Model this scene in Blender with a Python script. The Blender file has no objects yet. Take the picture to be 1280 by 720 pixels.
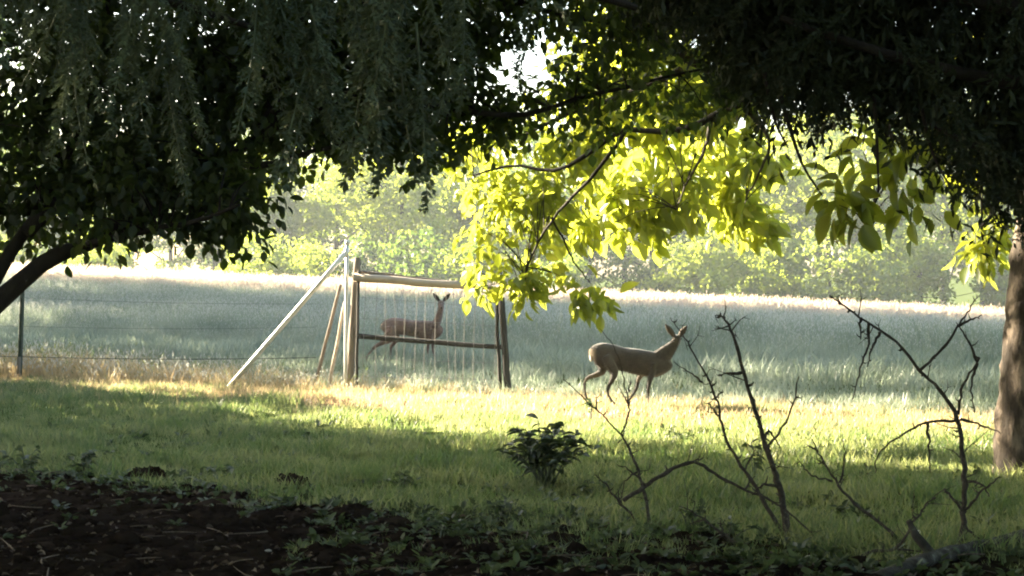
import bpy, math, random
import numpy as np
from mathutils import Vector, Matrix, Quaternion

R = math.radians
rng = np.random.default_rng(7)
random.seed(7)
SC = bpy.context.scene
COL = SC.collection

# ------------------------------------------------------------------ camera, sky, sun, exposure
F = 2388.0            # focal length in photo pixels (1280 wide)
EYE = 1.6
cam = bpy.data.cameras.new('camera')
cam.sensor_width = 36.0
cam.lens = 36.0 * F / 1280.0
cam.clip_start = 0.05
cam.clip_end = 3000.0
camo = bpy.data.objects.new('camera', cam)
camo.location = (0, 0, EYE)
camo.rotation_euler = (R(90) - math.atan(20 / F), 0, 0)
COL.objects.link(camo)
SC.camera = camo

SUN_EL, SUN_AZ = 19.0, 56.0       # degrees; azimuth to the left of the view direction
sdir = Vector((-math.sin(R(SUN_AZ)) * math.cos(R(SUN_EL)), math.cos(R(SUN_AZ)) * math.cos(R(SUN_EL)), math.sin(R(SUN_EL))))
world = bpy.data.worlds.new('World')
SC.world = world
world.use_nodes = True
wn = world.node_tree
bg = wn.nodes['Background']
sky = wn.nodes.new('ShaderNodeTexSky')
sky.sky_type = 'NISHITA'
sky.sun_disc = False
sky.sun_elevation = R(SUN_EL)
sky.sun_rotation = R(-SUN_AZ)
sky.dust_density = 2.0
wn.links.new(sky.outputs[0], bg.inputs[0])
bg.inputs[1].default_value = 0.05
sl = bpy.data.lights.new('sun', 'SUN')
sl.energy = 5.0
sl.angle = R(0.55)
sl.color = (1.0, 0.86, 0.62)
so = bpy.data.objects.new('sun', sl)
so.rotation_euler = sdir.to_track_quat('Z', 'Y').to_euler()
so.location = (-40, 40, 40)
COL.objects.link(so)

SC.view_settings.view_transform = 'Standard'
SC.view_settings.look = 'None'
SC.view_settings.exposure = 3.8
SC.view_settings.gamma = 1.0
SC.render.engine = 'CYCLES'
SC.cycles.use_denoising = True
SC.cycles.max_bounces = 8
SC.cycles.diffuse_bounces = 4
SC.cycles.transmission_bounces = 4
SC.cycles.volume_bounces = 1
SC.cycles.filter_width = 2.0

# ------------------------------------------------------------------ helpers
def px(x, y, d):
    """the point that the photograph shows at pixel (x, y), d metres ahead"""
    return np.array([(x - 640.0) / F * d, d, EYE - (y - 340.0) / F * d])

def pxs(pts, d0, d1=None):
    n = len(pts)
    return np.array([px(p[0], p[1], d0 if d1 is None else d0 + (d1 - d0) * i / max(1, n - 1)) for i, p in enumerate(pts)])

def tag(o, label=None, cat=None, group=None, kind=None):
    if label: o['label'] = label
    if cat: o['category'] = cat
    if group: o['group'] = group
    if kind: o['kind'] = kind
    return o

def empty(name, loc=(0, 0, 0), rz=0.0, s=1.0):
    o = bpy.data.objects.new(name, None)
    o.location = loc
    o.rotation_euler = (0, 0, rz)
    o.scale = (s, s, s)
    o.empty_display_size = 0.1
    COL.objects.link(o)
    return o

def mesh(name, v, f, smooth=False):
    """v (n,3); f list of arrays of equal-sided faces, or one array"""
    me = bpy.data.meshes.new(name)
    if isinstance(f, np.ndarray): f = [f]
    v = np.asarray(v, dtype=np.float32)
    me.vertices.add(len(v))
    me.vertices.foreach_set('co', v.ravel())
    loops = np.concatenate([a.ravel() for a in f]).astype(np.int32)
    tot = np.concatenate([np.full(len(a), a.shape[1], dtype=np.int32) for a in f])
    start = np.concatenate([[0], np.cumsum(tot)[:-1]]).astype(np.int32)
    me.loops.add(len(loops))
    me.loops.foreach_set('vertex_index', loops)
    me.polygons.add(len(tot))
    me.polygons.foreach_set('loop_start', start)
    me.polygons.foreach_set('loop_total', tot)
    if smooth: me.polygons.foreach_set('use_smooth', np.ones(len(tot), dtype=bool))
    me.update(calc_edges=True)
    me.validate()
    return me

def obj(name, me, m=None, parent=None, loc=None):
    o = bpy.data.objects.new(name, me)
    if m is not None and len(me.materials) == 0: me.materials.append(m)
    COL.objects.link(o)
    if parent is not None: o.parent = parent
    if loc is not None: o.location = loc
    return o

class MB:
    """collects pieces into one mesh"""
    def __init__(s): s.v, s.f, s.n = [], {}, 0
    def add(s, v, *fs):
        v = np.asarray(v, dtype=float)
        for f in fs:
            f = np.asarray(f)
            if len(f): s.f.setdefault(f.shape[1], []).append(f + s.n)
        s.v.append(v); s.n += len(v)
        return s
    def mesh(s, name, smooth=False):
        return mesh(name, np.concatenate(s.v), [np.concatenate(a) for a in s.f.values()], smooth)

def nrm(a):
    return a / np.maximum(np.linalg.norm(a, axis=-1, keepdims=True), 1e-9)

def smoothpath(pts, n):
    """Catmull-Rom through pts, n samples"""
    p = np.asarray(pts, dtype=float)
    if len(p) < 3:
        t = np.linspace(0, 1, n)[:, None]
        return p[0] * (1 - t) + p[-1] * t
    q = np.vstack([2 * p[0] - p[1], p, 2 * p[-1] - p[-2]])
    out = []
    for u in np.linspace(0, len(p) - 1 - 1e-6, n):
        i = int(u); t = u - i
        a, b, c, d = q[i], q[i + 1], q[i + 2], q[i + 3]
        out.append(0.5 * (2 * b + (c - a) * t + (2 * a - 5 * b + 4 * c - d) * t * t + (3 * b - a - 3 * c + d) * t ** 3))
    return np.array(out)

def tube(path, rad, sides=6, cap=True, jit=0.0, ell=None):
    """path (n,3); rad scalar or (n,)"""
    p = np.asarray(path, dtype=float); n = len(p)
    rad = np.broadcast_to(np.asarray(rad, dtype=float), (n,)) if np.ndim(rad) < 2 else rad
    t = nrm(np.gradient(p, axis=0))
    ref = np.array([0, 0, 1.0]) if abs(t[:, 2]).mean() < 0.8 else np.array([0, 1.0, 0])
    a = nrm(np.cross(t, ref)); b = np.cross(a, t)
    ang = np.arange(sides) / sides * 2 * math.pi
    ca, sa = np.cos(ang), np.sin(ang)
    r = np.repeat(rad[:, None], sides, axis=1)
    if jit: r = r * (1 + rng.normal(0, jit, r.shape))
    e = 1.0 if ell is None else np.asarray(ell)[:, None]
    v = p[:, None, :] + (r * ca)[..., None] * a[:, None, :] + (r * e * sa)[..., None] * b[:, None, :]
    v = v.reshape(-1, 3)
    i = np.arange(n - 1)[:, None] * sides; j = np.arange(sides)[None, :]; k = (j + 1) % sides
    q = np.stack([i + j, i + k, i + sides + k, i + sides + j], axis=-1).reshape(-1, 4)
    tris = np.zeros((0, 3), int)
    if cap:
        v = np.vstack([v, p[0], p[-1]])
        c0, c1 = n * sides, n * sides + 1
        jj = np.arange(sides); kk = (jj + 1) % sides
        tris = np.vstack([np.stack([np.full(sides, c0), kk, jj], 1), np.stack([np.full(sides, c1), (n - 1) * sides + jj, (n - 1) * sides + kk], 1)])
    return v, q, tris

def box(c, s, rot=None):
    v = np.array([[x, y, z] for x in (-.5, .5) for y in (-.5, .5) for z in (-.5, .5)]) * np.array(s)
    if rot is not None: v = v @ np.array(rot).T
    f = np.array([[0, 1, 3, 2], [4, 6, 7, 5], [0, 4, 5, 1], [2, 3, 7, 6], [0, 2, 6, 4], [1, 5, 7, 3]])
    return v + np.array(c), f

def stamp(tv, tf, o, ax, nr, sx, sy):
    """copies of a leaf template: tv columns = (along, across, up); axes per copy"""
    ax = nrm(ax); sd = nrm(np.cross(nr, ax)); up = np.cross(ax, sd)
    sx = np.broadcast_to(sx, (len(o),)); sy = np.broadcast_to(sy, (len(o),))
    v = (o[:, None, :] + (tv[None, :, 0] * sx[:, None])[..., None] * ax[:, None, :]
         + (tv[None, :, 1] * sy[:, None])[..., None] * sd[:, None, :]
         + (tv[None, :, 2] * sx[:, None])[..., None] * up[:, None, :])
    f = tf[None] + (np.arange(len(o)) * len(tv))[:, None, None]
    return v.reshape(-1, 3), f.reshape(-1, tf.shape[1])

# leaf templates: (along 0..1, across -.5...5, up)
LEAF6_V = np.array([[0, 0, 0], [.35, -.5, .06], [.38, 0, -.03], [.35, .5, .06], [.75, -.32, .0], [.75, .32, .0], [1, 0, -.10]], float)
LEAF6_F = np.array([[0, 1, 2], [0, 2, 3], [1, 4, 2], [2, 5, 3], [2, 4, 6], [2, 6, 5]])
LEAF2_V = np.array([[0, 0, 0], [.5, -.5, .05], [1, 0, 0], [.5, .5, .05]], float)
LEAF2_F = np.array([[0, 1, 2], [0, 2, 3]])
def biglf(droop, fold):
    t = np.array([0, .12, .3, .5, .7, .87, 1.0]); w = np.array([.04, .26, .46, .5, .40, .2, 0.0])
    v = []
    for a, b in zip(t, w):
        z = -droop * a * a
        v += [[a, -b, z + fold * b], [a, 0, z], [a, b, z + fold * b]]
    f = []
    for i in range(6):
        k = i * 3
        f += [[k, k + 3, k + 4], [k, k + 4, k + 1], [k + 1, k + 4, k + 5], [k + 1, k + 5, k + 2]]
    return np.array(v), np.array(f)

def rand_dirs(n):
    return nrm(rng.normal(size=(n, 3)))

# ------------------------------------------------------------------ materials
def newmat(name):
    m = bpy.data.materials.new(name); m.use_nodes = True
    nt = m.node_tree
    for n in list(nt.nodes): nt.nodes.remove(n)
    out = nt.nodes.new('ShaderNodeOutputMaterial')
    return m, nt, out

def ramp(nt, fac, stops):
    r = nt.nodes.new('ShaderNodeValToRGB')
    while len(r.color_ramp.elements) < len(stops): r.color_ramp.elements.new(0.5)
    for e, (p, c) in zip(r.color_ramp.elements, stops):
        e.position = p; e.color = (*c, 1)
    nt.links.new(fac, r.inputs[0])
    return r.outputs[0]

def noise(nt, scale, detail=4, vec=None, rough=.6):
    n = nt.nodes.new('ShaderNodeTexNoise')
    n.inputs['Scale'].default_value = scale
    n.inputs['Detail'].default_value = detail
    n.inputs['Roughness'].default_value = rough
    if vec is None:
        g = nt.nodes.new('ShaderNodeNewGeometry'); vec = g.outputs['Position']
    nt.links.new(vec, n.inputs['Vector'])
    return n.outputs['Fac']

def leafmat(name, c1, c2, scale=1.5, trans=0.5, tcol=None, gloss=0.06, rnd=0.35):
    """thin leaf: diffuse + translucent + a little gloss; colour varies from place to place and copy to copy"""
    m, nt, out = newmat(name)
    L = nt.links.new
    f = noise(nt, scale, 3)
    oi = nt.nodes.new('ShaderNodeObjectInfo')
    mx = nt.nodes.new('ShaderNodeMath'); mx.operation = 'MULTIPLY_ADD'
    L(oi.outputs['Random'], mx.inputs[0]); mx.inputs[1].default_value = rnd
    L(f, mx.inputs[2])
    sb = nt.nodes.new('ShaderNodeMath'); sb.operation = 'SUBTRACT'; L(mx.outputs[0], sb.inputs[0]); sb.inputs[1].default_value = rnd / 2
    col = ramp(nt, sb.outputs[0], [(.32, c1), (.68, c2)])
    d = nt.nodes.new('ShaderNodeBsdfDiffuse'); L(col, d.inputs[0])
    t = nt.nodes.new('ShaderNodeBsdfTranslucent')
    if tcol is None: L(col, t.inputs[0])
    else:
        tc = ramp(nt, sb.outputs[0], [(.32, tcol[0]), (.68, tcol[1])]); L(tc, t.inputs[0])
    mix = nt.nodes.new('ShaderNodeMixShader'); mix.inputs[0].default_value = trans
    L(d.outputs[0], mix.inputs[1]); L(t.outputs[0], mix.inputs[2])
    g = nt.nodes.new('ShaderNodeBsdfGlossy'); g.inputs['Roughness'].default_value = .45
    mix2 = nt.nodes.new('ShaderNodeMixShader'); mix2.inputs[0].default_value = gloss
    L(mix.outputs[0], mix2.inputs[1]); L(g.outputs[0], mix2.inputs[2])
    L(mix2.outputs[0], out.inputs[0])
    return m

def solidmat(name, stops, scale=8, rough=.85, bump=.3, bscale=30, stretch=None, metallic=0.0, detail=6, spec=.25):
    m, nt, out = newmat(name)
    L = nt.links.new
    tc = nt.nodes.new('ShaderNodeTexCoord'); vec = tc.outputs['Object']
    if stretch:
        mp = nt.nodes.new('ShaderNodeMapping'); mp.inputs['Scale'].default_value = stretch
        L(vec, mp.inputs[0]); vec = mp.outputs[0]
    p = nt.nodes.new('ShaderNodeBsdfPrincipled')
    L(ramp(nt, noise(nt, scale, detail, vec), stops), p.inputs['Base Color'])
    p.inputs['Roughness'].default_value = rough
    p.inputs['Metallic'].default_value = metallic
    p.inputs['Specular IOR Level'].default_value = spec
    b = nt.nodes.new('ShaderNodeBump'); b.inputs['Strength'].default_value = bump; b.inputs['Distance'].default_value = .02
    L(noise(nt, bscale, 6, vec), b.inputs['Height'])
    L(b.outputs[0], p.inputs['Normal'])
    L(p.outputs[0], out.inputs[0])
    return m

M = {}
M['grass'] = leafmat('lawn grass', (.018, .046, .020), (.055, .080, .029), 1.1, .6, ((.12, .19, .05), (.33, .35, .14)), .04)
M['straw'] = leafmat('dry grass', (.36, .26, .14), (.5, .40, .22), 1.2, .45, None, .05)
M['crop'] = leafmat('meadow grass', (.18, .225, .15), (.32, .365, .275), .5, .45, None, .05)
M['seed'] = leafmat('seed heads', (.39, .40, .37), (.56, .55, .50), .6, .45, None, .03)
M['lit_crest'] = leafmat('ripe seed heads', (.46, .37, .30), (.62, .52, .42), .6, .5, None, .03)  # paler seed heads, tinted to brighten the sunlit crest
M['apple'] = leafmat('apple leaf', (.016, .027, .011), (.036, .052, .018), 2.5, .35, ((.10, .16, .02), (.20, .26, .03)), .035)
M['chestnut'] = leafmat('chestnut leaf', (.045, .08, .016), (.085, .125, .026), 2.0, .6, ((.34, .40, .03), (.56, .58, .07)), .05)
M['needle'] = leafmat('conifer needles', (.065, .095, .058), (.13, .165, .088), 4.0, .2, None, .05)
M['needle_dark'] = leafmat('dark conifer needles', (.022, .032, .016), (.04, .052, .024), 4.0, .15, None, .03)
M['farA'] = leafmat('far leaf pale', (.055, .085, .03), (.10, .13, .04), .5, .5, ((.24, .33, .03), (.50, .58, .07)), .02, .5)
M['farB'] = leafmat('far leaf deep', (.035, .06, .03), (.06, .09, .035), .5, .45, ((.13, .21, .03), (.32, .40, .06)), .02, .5)
M['shrub'] = leafmat('shrub leaf', (.030, .05, .018), (.055, .08, .025), 6, .3, None, .09)
M['weed'] = leafmat('weed leaf', (.03, .05, .018), (.075, .105, .036), 4, .4, None, .06)
M['petal'] = leafmat('petal', (.75, .75, .7), (.8, .8, .76), 4, .3, None, .02)
M['bark'] = solidmat('dark bark', [(.3, (.014, .011, .009)), (.7, (.038, .030, .024))], 9, .9, .9, 22, (1, 1, .3))
M['pale_bark'] = solidmat('flaking bark', [(.34, (.016, .012, .009)), (.5, (.06, .045, .034)), (.6, (.20, .155, .12))], 6, .85, 1.0, 14, (1, 1, .4))
M['deadwood'] = solidmat('dead wood', [(.3, (.03, .024, .02)), (.6, (.065, .055, .045)), (.75, (.14, .145, .12))], 40, .9, .6, 80)
M['lichen'] = solidmat('lichen bark', [(.35, (.02, .017, .014)), (.56, (.05, .046, .04)), (.76, (.17, .18, .15))], 14, .95, .8, 40)
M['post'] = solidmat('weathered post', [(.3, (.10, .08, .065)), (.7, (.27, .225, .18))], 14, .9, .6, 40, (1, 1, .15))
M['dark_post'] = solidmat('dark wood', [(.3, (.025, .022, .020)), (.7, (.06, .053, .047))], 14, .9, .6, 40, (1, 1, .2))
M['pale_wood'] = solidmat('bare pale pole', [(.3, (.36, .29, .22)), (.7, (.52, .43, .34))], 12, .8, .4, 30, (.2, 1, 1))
M['alu'] = solidmat('galvanised tube', [(.3, (.52, .52, .53)), (.7, (.70, .70, .71))], 20, .42, .1, 60, None, .55)
M['wire'] = solidmat('steel wire', [(.3, (.17, .15, .14)), (.7, (.30, .27, .25))], 20, .5, .1, 60, None, .3)
M['stake'] = solidmat('green metal stake', [(.3, (.03, .045, .035)), (.7, (.06, .075, .06))], 20, .6, .2, 60)
M['stone'] = solidmat('stone', [(.3, (.20, .19, .17)), (.7, (.42, .40, .37))], 10, .9, .6, 30)
M['clod'] = solidmat('soil clod', [(.3, (.012, .0085, .0072)), (.7, (.036, .025, .020))], 18, .95, .9, 50, spec=.0)
M['litter'] = solidmat('dry twigs', [(.3, (.06, .045, .035)), (.7, (.17, .13, .10))], 12, .9, .2, 40)
M['hoof'] = solidmat('hoof', [(.3, (.02, .018, .016)), (.7, (.04, .035, .03))], 12, .6, .2, 40)

# ------------------------------------------------------------------ terrain
def sstep(a, b, x):
    t = np.clip((x - a) / (b - a), 0, 1)
    return t * t * (3 - 2 * t)

def pp(x, y): return x * .562 + y * .827          # across the fence and the light
def ss(x, y): return x * .827 - y * .562          # along the fence line

_ph = rng.uniform(0, 6.28, (14, 2)); _kk = rng.normal(0, 1, (14, 2))
def lump(x, y, wl):
    z = 0
    for (a, b), (k1, k2) in zip(_ph, _kk):
        z = z + np.sin((k1 * x + k2 * y) * 6.28 / wl / 1.4 + a) * np.cos((k2 * x - k1 * y) * 2.2 / wl + b)
    return z / 5.0

SOIL_X = [-9, -3.9, -2.8, -1.3, 0, 1.0, 1.75, 2.9, 8]
SOIL_Y = [15.0, 14.6, 14.3, 13.0, 11.7, 11.0, 10.6, 10.1, 9.8]
def soil(x, y):
    e = np.interp(x, SOIL_X, SOIL_Y) + lump(x, y, 1.3) * .5 + lump(x + 5, y, .5) * .3
    return 1 - sstep(-.8, .7, y - e)

def gz(x, y):
    x = np.asarray(x, float); y = np.asarray(y, float)
    p, s = pp(x, y), ss(x, y)
    zc = np.clip(.30 - .0335 * (s + 46), -1.2, 2.6)
    z = .15 * sstep(21, 25, p) + sstep(25, 66, p) * (zc - .15)
    z = np.where(p > 66, z + (-2.2 - zc) * sstep(68, 96, p), z)
    near = 1 - sstep(22, 30, p)
    z = z + near * .035 * lump(x, y, 2.6)
    z = z + soil(x, y) * (.06 + .035 * lump(x * 1.7, y * 1.7, .9)) * (y < 17)
    return z

def axis(segs):
    out = []
    for a, b, st in segs: out += list(np.arange(a, b, st))
    return np.array(out + [segs[-1][1]])
gx = axis([(-900, -100, 80), (-100, -20, 4), (-20, -8, .6), (-8, 8, .1), (8, 20, .6), (20, 100, 4), (100, 900, 80)])
gy = axis([(-300, -20, 28), (-20, 6, 1.5), (6, 16, .08), (16, 28, .2), (28, 50, .7), (50, 120, 1.5), (120, 260, 10), (260, 1500, 120)])
X, Y = np.meshgrid(gx, gy)
Z = gz(X, Y)
fine = (np.abs(X) < 9) & (Y < 17) & (Y > 5)
Z = Z + fine * soil(X, Y) * rng.normal(0, .014, X.shape)
V = np.stack([X, Y, Z], -1).reshape(-1, 3)
nx, ny = len(gx), len(gy)
i = np.arange(ny - 1)[:, None] * nx + np.arange(nx - 1)[None]
Q = np.stack([i, i + 1, i + nx + 1, i + nx], -1).reshape(-1, 4)
gm, nt, out = newmat('ground earth and turf')
L = nt.links.new
geo = nt.nodes.new('ShaderNodeNewGeometry')
att = nt.nodes.new('ShaderNodeAttribute'); att.attribute_name = 'soil'
att2 = nt.nodes.new('ShaderNodeAttribute'); att2.attribute_name = 'bare'
turf = ramp(nt, noise(nt, 1.6, 6), [(.3, (.035, .055, .018)), (.7, (.08, .10, .03))])
earth = ramp(nt, noise(nt, 7, 8), [(.25, (.011, .008, .007)), (.55, (.026, .018, .0145)), (.8, (.06, .043, .035))])
dry = ramp(nt, noise(nt, 5, 8), [(.3, (.13, .08, .055)), (.7, (.26, .17, .12))])
mA = nt.nodes.new('ShaderNodeMixRGB'); L(att.outputs['Fac'], mA.inputs[0]); L(turf, mA.inputs[1]); L(earth, mA.inputs[2])
mB = nt.nodes.new('ShaderNodeMixRGB'); L(att2.outputs['Fac'], mB.inputs[0]); L(mA.outputs[0], mB.inputs[1]); L(dry, mB.inputs[2])
pr = nt.nodes.new('ShaderNodeBsdfPrincipled'); pr.inputs['Roughness'].default_value = .95
pr.inputs['Specular IOR Level'].default_value = .0
L(mB.outputs[0], pr.inputs['Base Color'])
bp = nt.nodes.new('ShaderNodeBump'); bp.inputs['Strength'].default_value = .7; bp.inputs['Distance'].default_value = .03
L(noise(nt, 24, 8), bp.inputs['Height']); L(bp.outputs[0], pr.inputs['Normal'])
L(pr.outputs[0], out.inputs[0])
def bare(x, y):
    """the scuffed earth strip in front of the gate"""
    p, s = pp(x, y), ss(x, y)
    c = np.interp(s, [-19, -16, -13, -9], [18.9, 18.3, 18.0, 18.2])
    w = .75 + .35 * lump(x, y, 1.1)
    return (1 - sstep(w * .5, w, np.abs(p - c))) * sstep(-17.5, -15.5, s) * (1 - sstep(-10.5, -9, s))
gme = mesh('ground', V, Q, True)
a = gme.attributes.new('soil', 'FLOAT', 'POINT'); a.data.foreach_set('value', (soil(V[:, 0], V[:, 1]) * (np.abs(V[:, 0]) < 30) * (V[:, 1] > -5)).astype(np.float32))
a = gme.attributes.new('bare', 'FLOAT', 'POINT'); a.data.foreach_set('value', bare(V[:, 0], V[:, 1]).astype(np.float32))
tag(obj('ground', gme, gm), 'bare dark soil in front and grassy ground rising into the meadow', None, None, 'structure')

# ------------------------------------------------------------------ grasses (geometry-node scatter of small tufts)
def tuft(name, n, h0, h1, r, wid, lean, mats, seed_h=0.0, segs=2, seedy=.7):
    """one tuft of n blades; the last material is for seed heads"""
    mb_v, mb_f, mi, k = [], [], [], 0
    for _ in range(n):
        a = rng.uniform(0, 6.28); q = r * math.sqrt(rng.uniform())
        b = np.array([math.cos(a) * q, math.sin(a) * q, -.01])
        h = rng.uniform(h0, h1); w = wid * rng.uniform(.7, 1.3)
        d = rng.normal(0, lean, 2); f = rng.uniform(0, 3.14)
        sd = np.array([math.cos(f), math.sin(f), 0]) * w / 2
        P = [b + np.array([d[0] * t * t * h, d[1] * t * t * h, h * t]) for t in np.linspace(0, 1, segs + 1)]
        for i, p in enumerate(P[:-1]):
            ww = 1 - .6 * i / segs
            mb_v += [p - sd * ww, p + sd * ww]
        mb_v.append(P[-1])
        for i in range(segs - 1):
            mb_f.append((k + 2 * i, k + 2 * i + 1, k + 2 * i + 3, k + 2 * i + 2)); mi.append(0)
        mb_f.append((k + 2 * segs - 2, k + 2 * segs - 1, k + 2 * segs)); mi.append(0)
        k = len(mb_v)
        if seed_h and rng.uniform() < seedy:
            t = P[-1]; g = nrm(P[-1] - P[-2]) * seed_h * rng.uniform(.6, 1.2); s2 = sd / max(w, 1e-6) * seed_h * .2
            for s3 in (s2, np.array([-s2[1], s2[0], 0])):
                mb_v += [t - g * .2, t + g * .35 - s3, t + g, t + g * .35 + s3]
                mb_f.append((k, k + 1, k + 2, k + 3)); mi.append(len(mats) - 1); k = len(mb_v)
    me = bpy.data.meshes.new(name)
    me.from_pydata([tuple(map(float, v)) for v in mb_v], [], mb_f)
    for m in mats: me.materials.append(m)
    me.polygons.foreach_set('material_index', np.array(mi, dtype=np.int32))
    me.update()
    return me

def scatter(name, label, pts, meshes, s0, s1, upto=None):
    """one object: a point cloud that carries tufts"""
    src = bpy.data.collections.new(name + ' sources')
    for q, me in enumerate(meshes):
        o = bpy.data.objects.new('%s_tuft_%02d' % (name, q), me); src.objects.link(o)
    n = len(pts)
    me = bpy.data.meshes.new(name)
    me.vertices.add(n); me.vertices.foreach_set('co', np.asarray(pts, np.float32).ravel())
    a = me.attributes.new('turn', 'FLOAT_VECTOR', 'POINT')
    rot = np.stack([rng.normal(0, .08, n), rng.normal(0, .08, n), rng.uniform(0, 6.28, n)], 1)
    a.data.foreach_set('vector', rot.astype(np.float32).ravel())
    a = me.attributes.new('size', 'FLOAT', 'POINT')
    sz = rng.uniform(s0, s1, n)
    if upto is not None: sz = sz * upto
    a.data.foreach_set('value', sz.astype(np.float32))
    a = me.attributes.new('pick', 'INT', 'POINT'); a.data.foreach_set('value', rng.integers(0, len(meshes), n).astype(np.int32))
    ng = bpy.data.node_groups.new(name, 'GeometryNodeTree')
    ng.interface.new_socket('Geometry', in_out='INPUT', socket_type='NodeSocketGeometry')
    ng.interface.new_socket('Geometry', in_out='OUTPUT', socket_type='NodeSocketGeometry')
    gi = ng.nodes.new('NodeGroupInput'); go = ng.nodes.new('NodeGroupOutput')
    ci = ng.nodes.new('GeometryNodeCollectionInfo')
    ci.inputs['Collection'].default_value = src
    ci.inputs['Separate Children'].default_value = True
    ci.inputs['Reset Children'].default_value = True
    ip = ng.nodes.new('GeometryNodeInstanceOnPoints')
    ip.inputs['Pick Instance'].default_value = True
    def na(nm, ty):
        k = ng.nodes.new('GeometryNodeInputNamedAttribute'); k.data_type = ty
        k.inputs['Name'].default_value = nm
        return [o for o in k.outputs if o.enabled and o.name == 'Attribute'][0]
    ng.links.new(gi.outputs[0], ip.inputs['Points'])
    ng.links.new(ci.outputs[0], ip.inputs['Instance'])
    ng.links.new(na('pick', 'INT'), ip.inputs['Instance Index'])
    ng.links.new(na('turn', 'FLOAT_VECTOR'), ip.inputs['Rotation'])
    ng.links.new(na('size', 'FLOAT'), ip.inputs['Scale'])
    ng.links.new(ip.outputs[0], go.inputs[0])
    o = obj(name, me)
    md = o.modifiers.new('scatter', 'NODES'); md.node_group = ng
    return tag(o, label, None, None, 'stuff')

def onground(x, y): return np.stack([x, y, gz(x, y)], 1)

# short lawn
n = 30000
y = rng.uniform(9.5, 32, n); x = rng.uniform(-1, 1, n) * (.268 * y + 2.2)
p = pp(x, y)
keep = (p < 21.4) & (rng.uniform(size=n) > soil(x, y) * np.where(x > -1.2, .90, 1.0) - .5 * np.clip(lump(x, y, .9) - .55, 0, 1)) & (rng.uniform(size=n) > bare(x, y) * .85)
x, y = x[keep], y[keep]
hh = (1 + .6 * np.clip(lump(x, y, 1.6), -1, 1.5)) * (1 - .45 * sstep(17.5, 19.5, pp(x, y))) * (1 - .55 * soil(x, y))
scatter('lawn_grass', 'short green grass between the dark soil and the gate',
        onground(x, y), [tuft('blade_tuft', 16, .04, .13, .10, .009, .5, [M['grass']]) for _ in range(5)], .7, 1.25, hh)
# low leafy ground cover on the soil's edge
n = 5200
y = rng.uniform(9.5, 19.5, n); x = rng.uniform(-1, 1, n) * (.268 * y + 1.6)
e = y - np.interp(x, SOIL_X, SOIL_Y)
keep = rng.uniform(size=n) < np.exp(-(e / 1.1) ** 2) * .9 + .04 + .42 * (x > -1.2) * (1 - sstep(12.2, 14.6, y + .5 * lump(x, y, 1.2))) + .22 * (lump(x, y, 2.2) > .5) * (e > 0)
x, y = x[keep], y[keep]
def herb(name):
    n = 9
    a = rng.uniform(0, 6.28, n); el = rng.uniform(.1, .9, n)
    ax = np.stack([np.cos(a) * np.cos(el), np.sin(a) * np.cos(el), np.sin(el)], 1)
    o = np.stack([np.cos(a) * .02, np.sin(a) * .02, rng.uniform(0, .05, n)], 1)
    v, f = stamp(LEAF6_V, LEAF6_F, o, ax, np.array([[0, 0, 1.0]]) + rng.normal(0, .3, (n, 3)), rng.uniform(.05, .10, n), rng.uniform(.03, .055, n))
    me = mesh(name, v, f); me.materials.append(M['weed']); return me
scatter('ground_cover', 'low leafy weeds along the edge of the soil', onground(x, y), [herb('herb_tuft') for _ in range(6)], .35, .95)
# dry grass along the fence line
n = 5200
s = rng.uniform(-36, -2, n); p = 20.4 + rng.normal(0, .55, n) - .25 * np.clip((s + 20) / 12, 0, 1)
x = s * .827 + p * .562; y = -s * .562 + p * .827
left = np.clip((-14 - s) / 8, 0, 1)
keep = rng.uniform(size=n) < .35 + .65 * left
x, y, left = x[keep], y[keep], left[keep]
scatter('dry_grass', 'tall dry straw coloured grass along the fence line', onground(x, y),
        [tuft('straw_tuft', 9, .12, .42, .12, .011, .35, [M['straw'], M['grass']] if k % 3 == 2 else [M['straw'], M['seed']], .07) for k in range(6)], .55, 1.15, .32 + .75 * left)
n = 9000
s = rng.uniform(-34, -2, n); p = 19.2 + rng.normal(0, 1.0, n)
x = s * .827 + p * .562; y = -s * .562 + p * .827
scatter('short_dry_grass', 'short straw coloured grass mixed into the sunlit edge of the lawn', onground(x, y),
        [tuft('short_straw', 9, .03, .14, .12, .009, .5, [M['straw']]) for _ in range(4)], .6, 1.2)
# green grass mixed in the fence line and the mown strip behind it
n = 16000
s = rng.uniform(-46, 4, n); p = rng.uniform(20.2, 28, n)
x = s * .827 + p * .562; y = -s * .562 + p * .827
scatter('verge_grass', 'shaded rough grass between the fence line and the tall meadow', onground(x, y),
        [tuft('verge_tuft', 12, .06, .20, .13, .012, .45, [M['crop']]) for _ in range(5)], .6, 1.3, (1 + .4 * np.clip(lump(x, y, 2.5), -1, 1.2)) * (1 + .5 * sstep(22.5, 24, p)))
# tall meadow
n = 46000
s = rng.uniform(-92, -2, n); p = 27 + 41 * rng.uniform(size=n) ** 1.25
x = s * .827 + p * .562; y = -s * .562 + p * .827
keep = np.abs(x) < .268 * y + 7
x, y, p, s = x[keep], y[keep], p[keep], s[keep]
edge = .55 + .45 * sstep(27, 29.5, p + .8 * lump(x, y, 3))
scatter('meadow_grass', 'tall pale meadow grass with seed heads filling the field', onground(x, y),
        [tuft('meadow_tuft', 17, .42, .72, .22, .016, .25, [M['crop'], M['seed']], .055, 2, .3) for _ in range(7)], .8, 1.12, edge * (1 + .24 * np.clip(lump(x, y, 4), -1, 1)))

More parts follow.
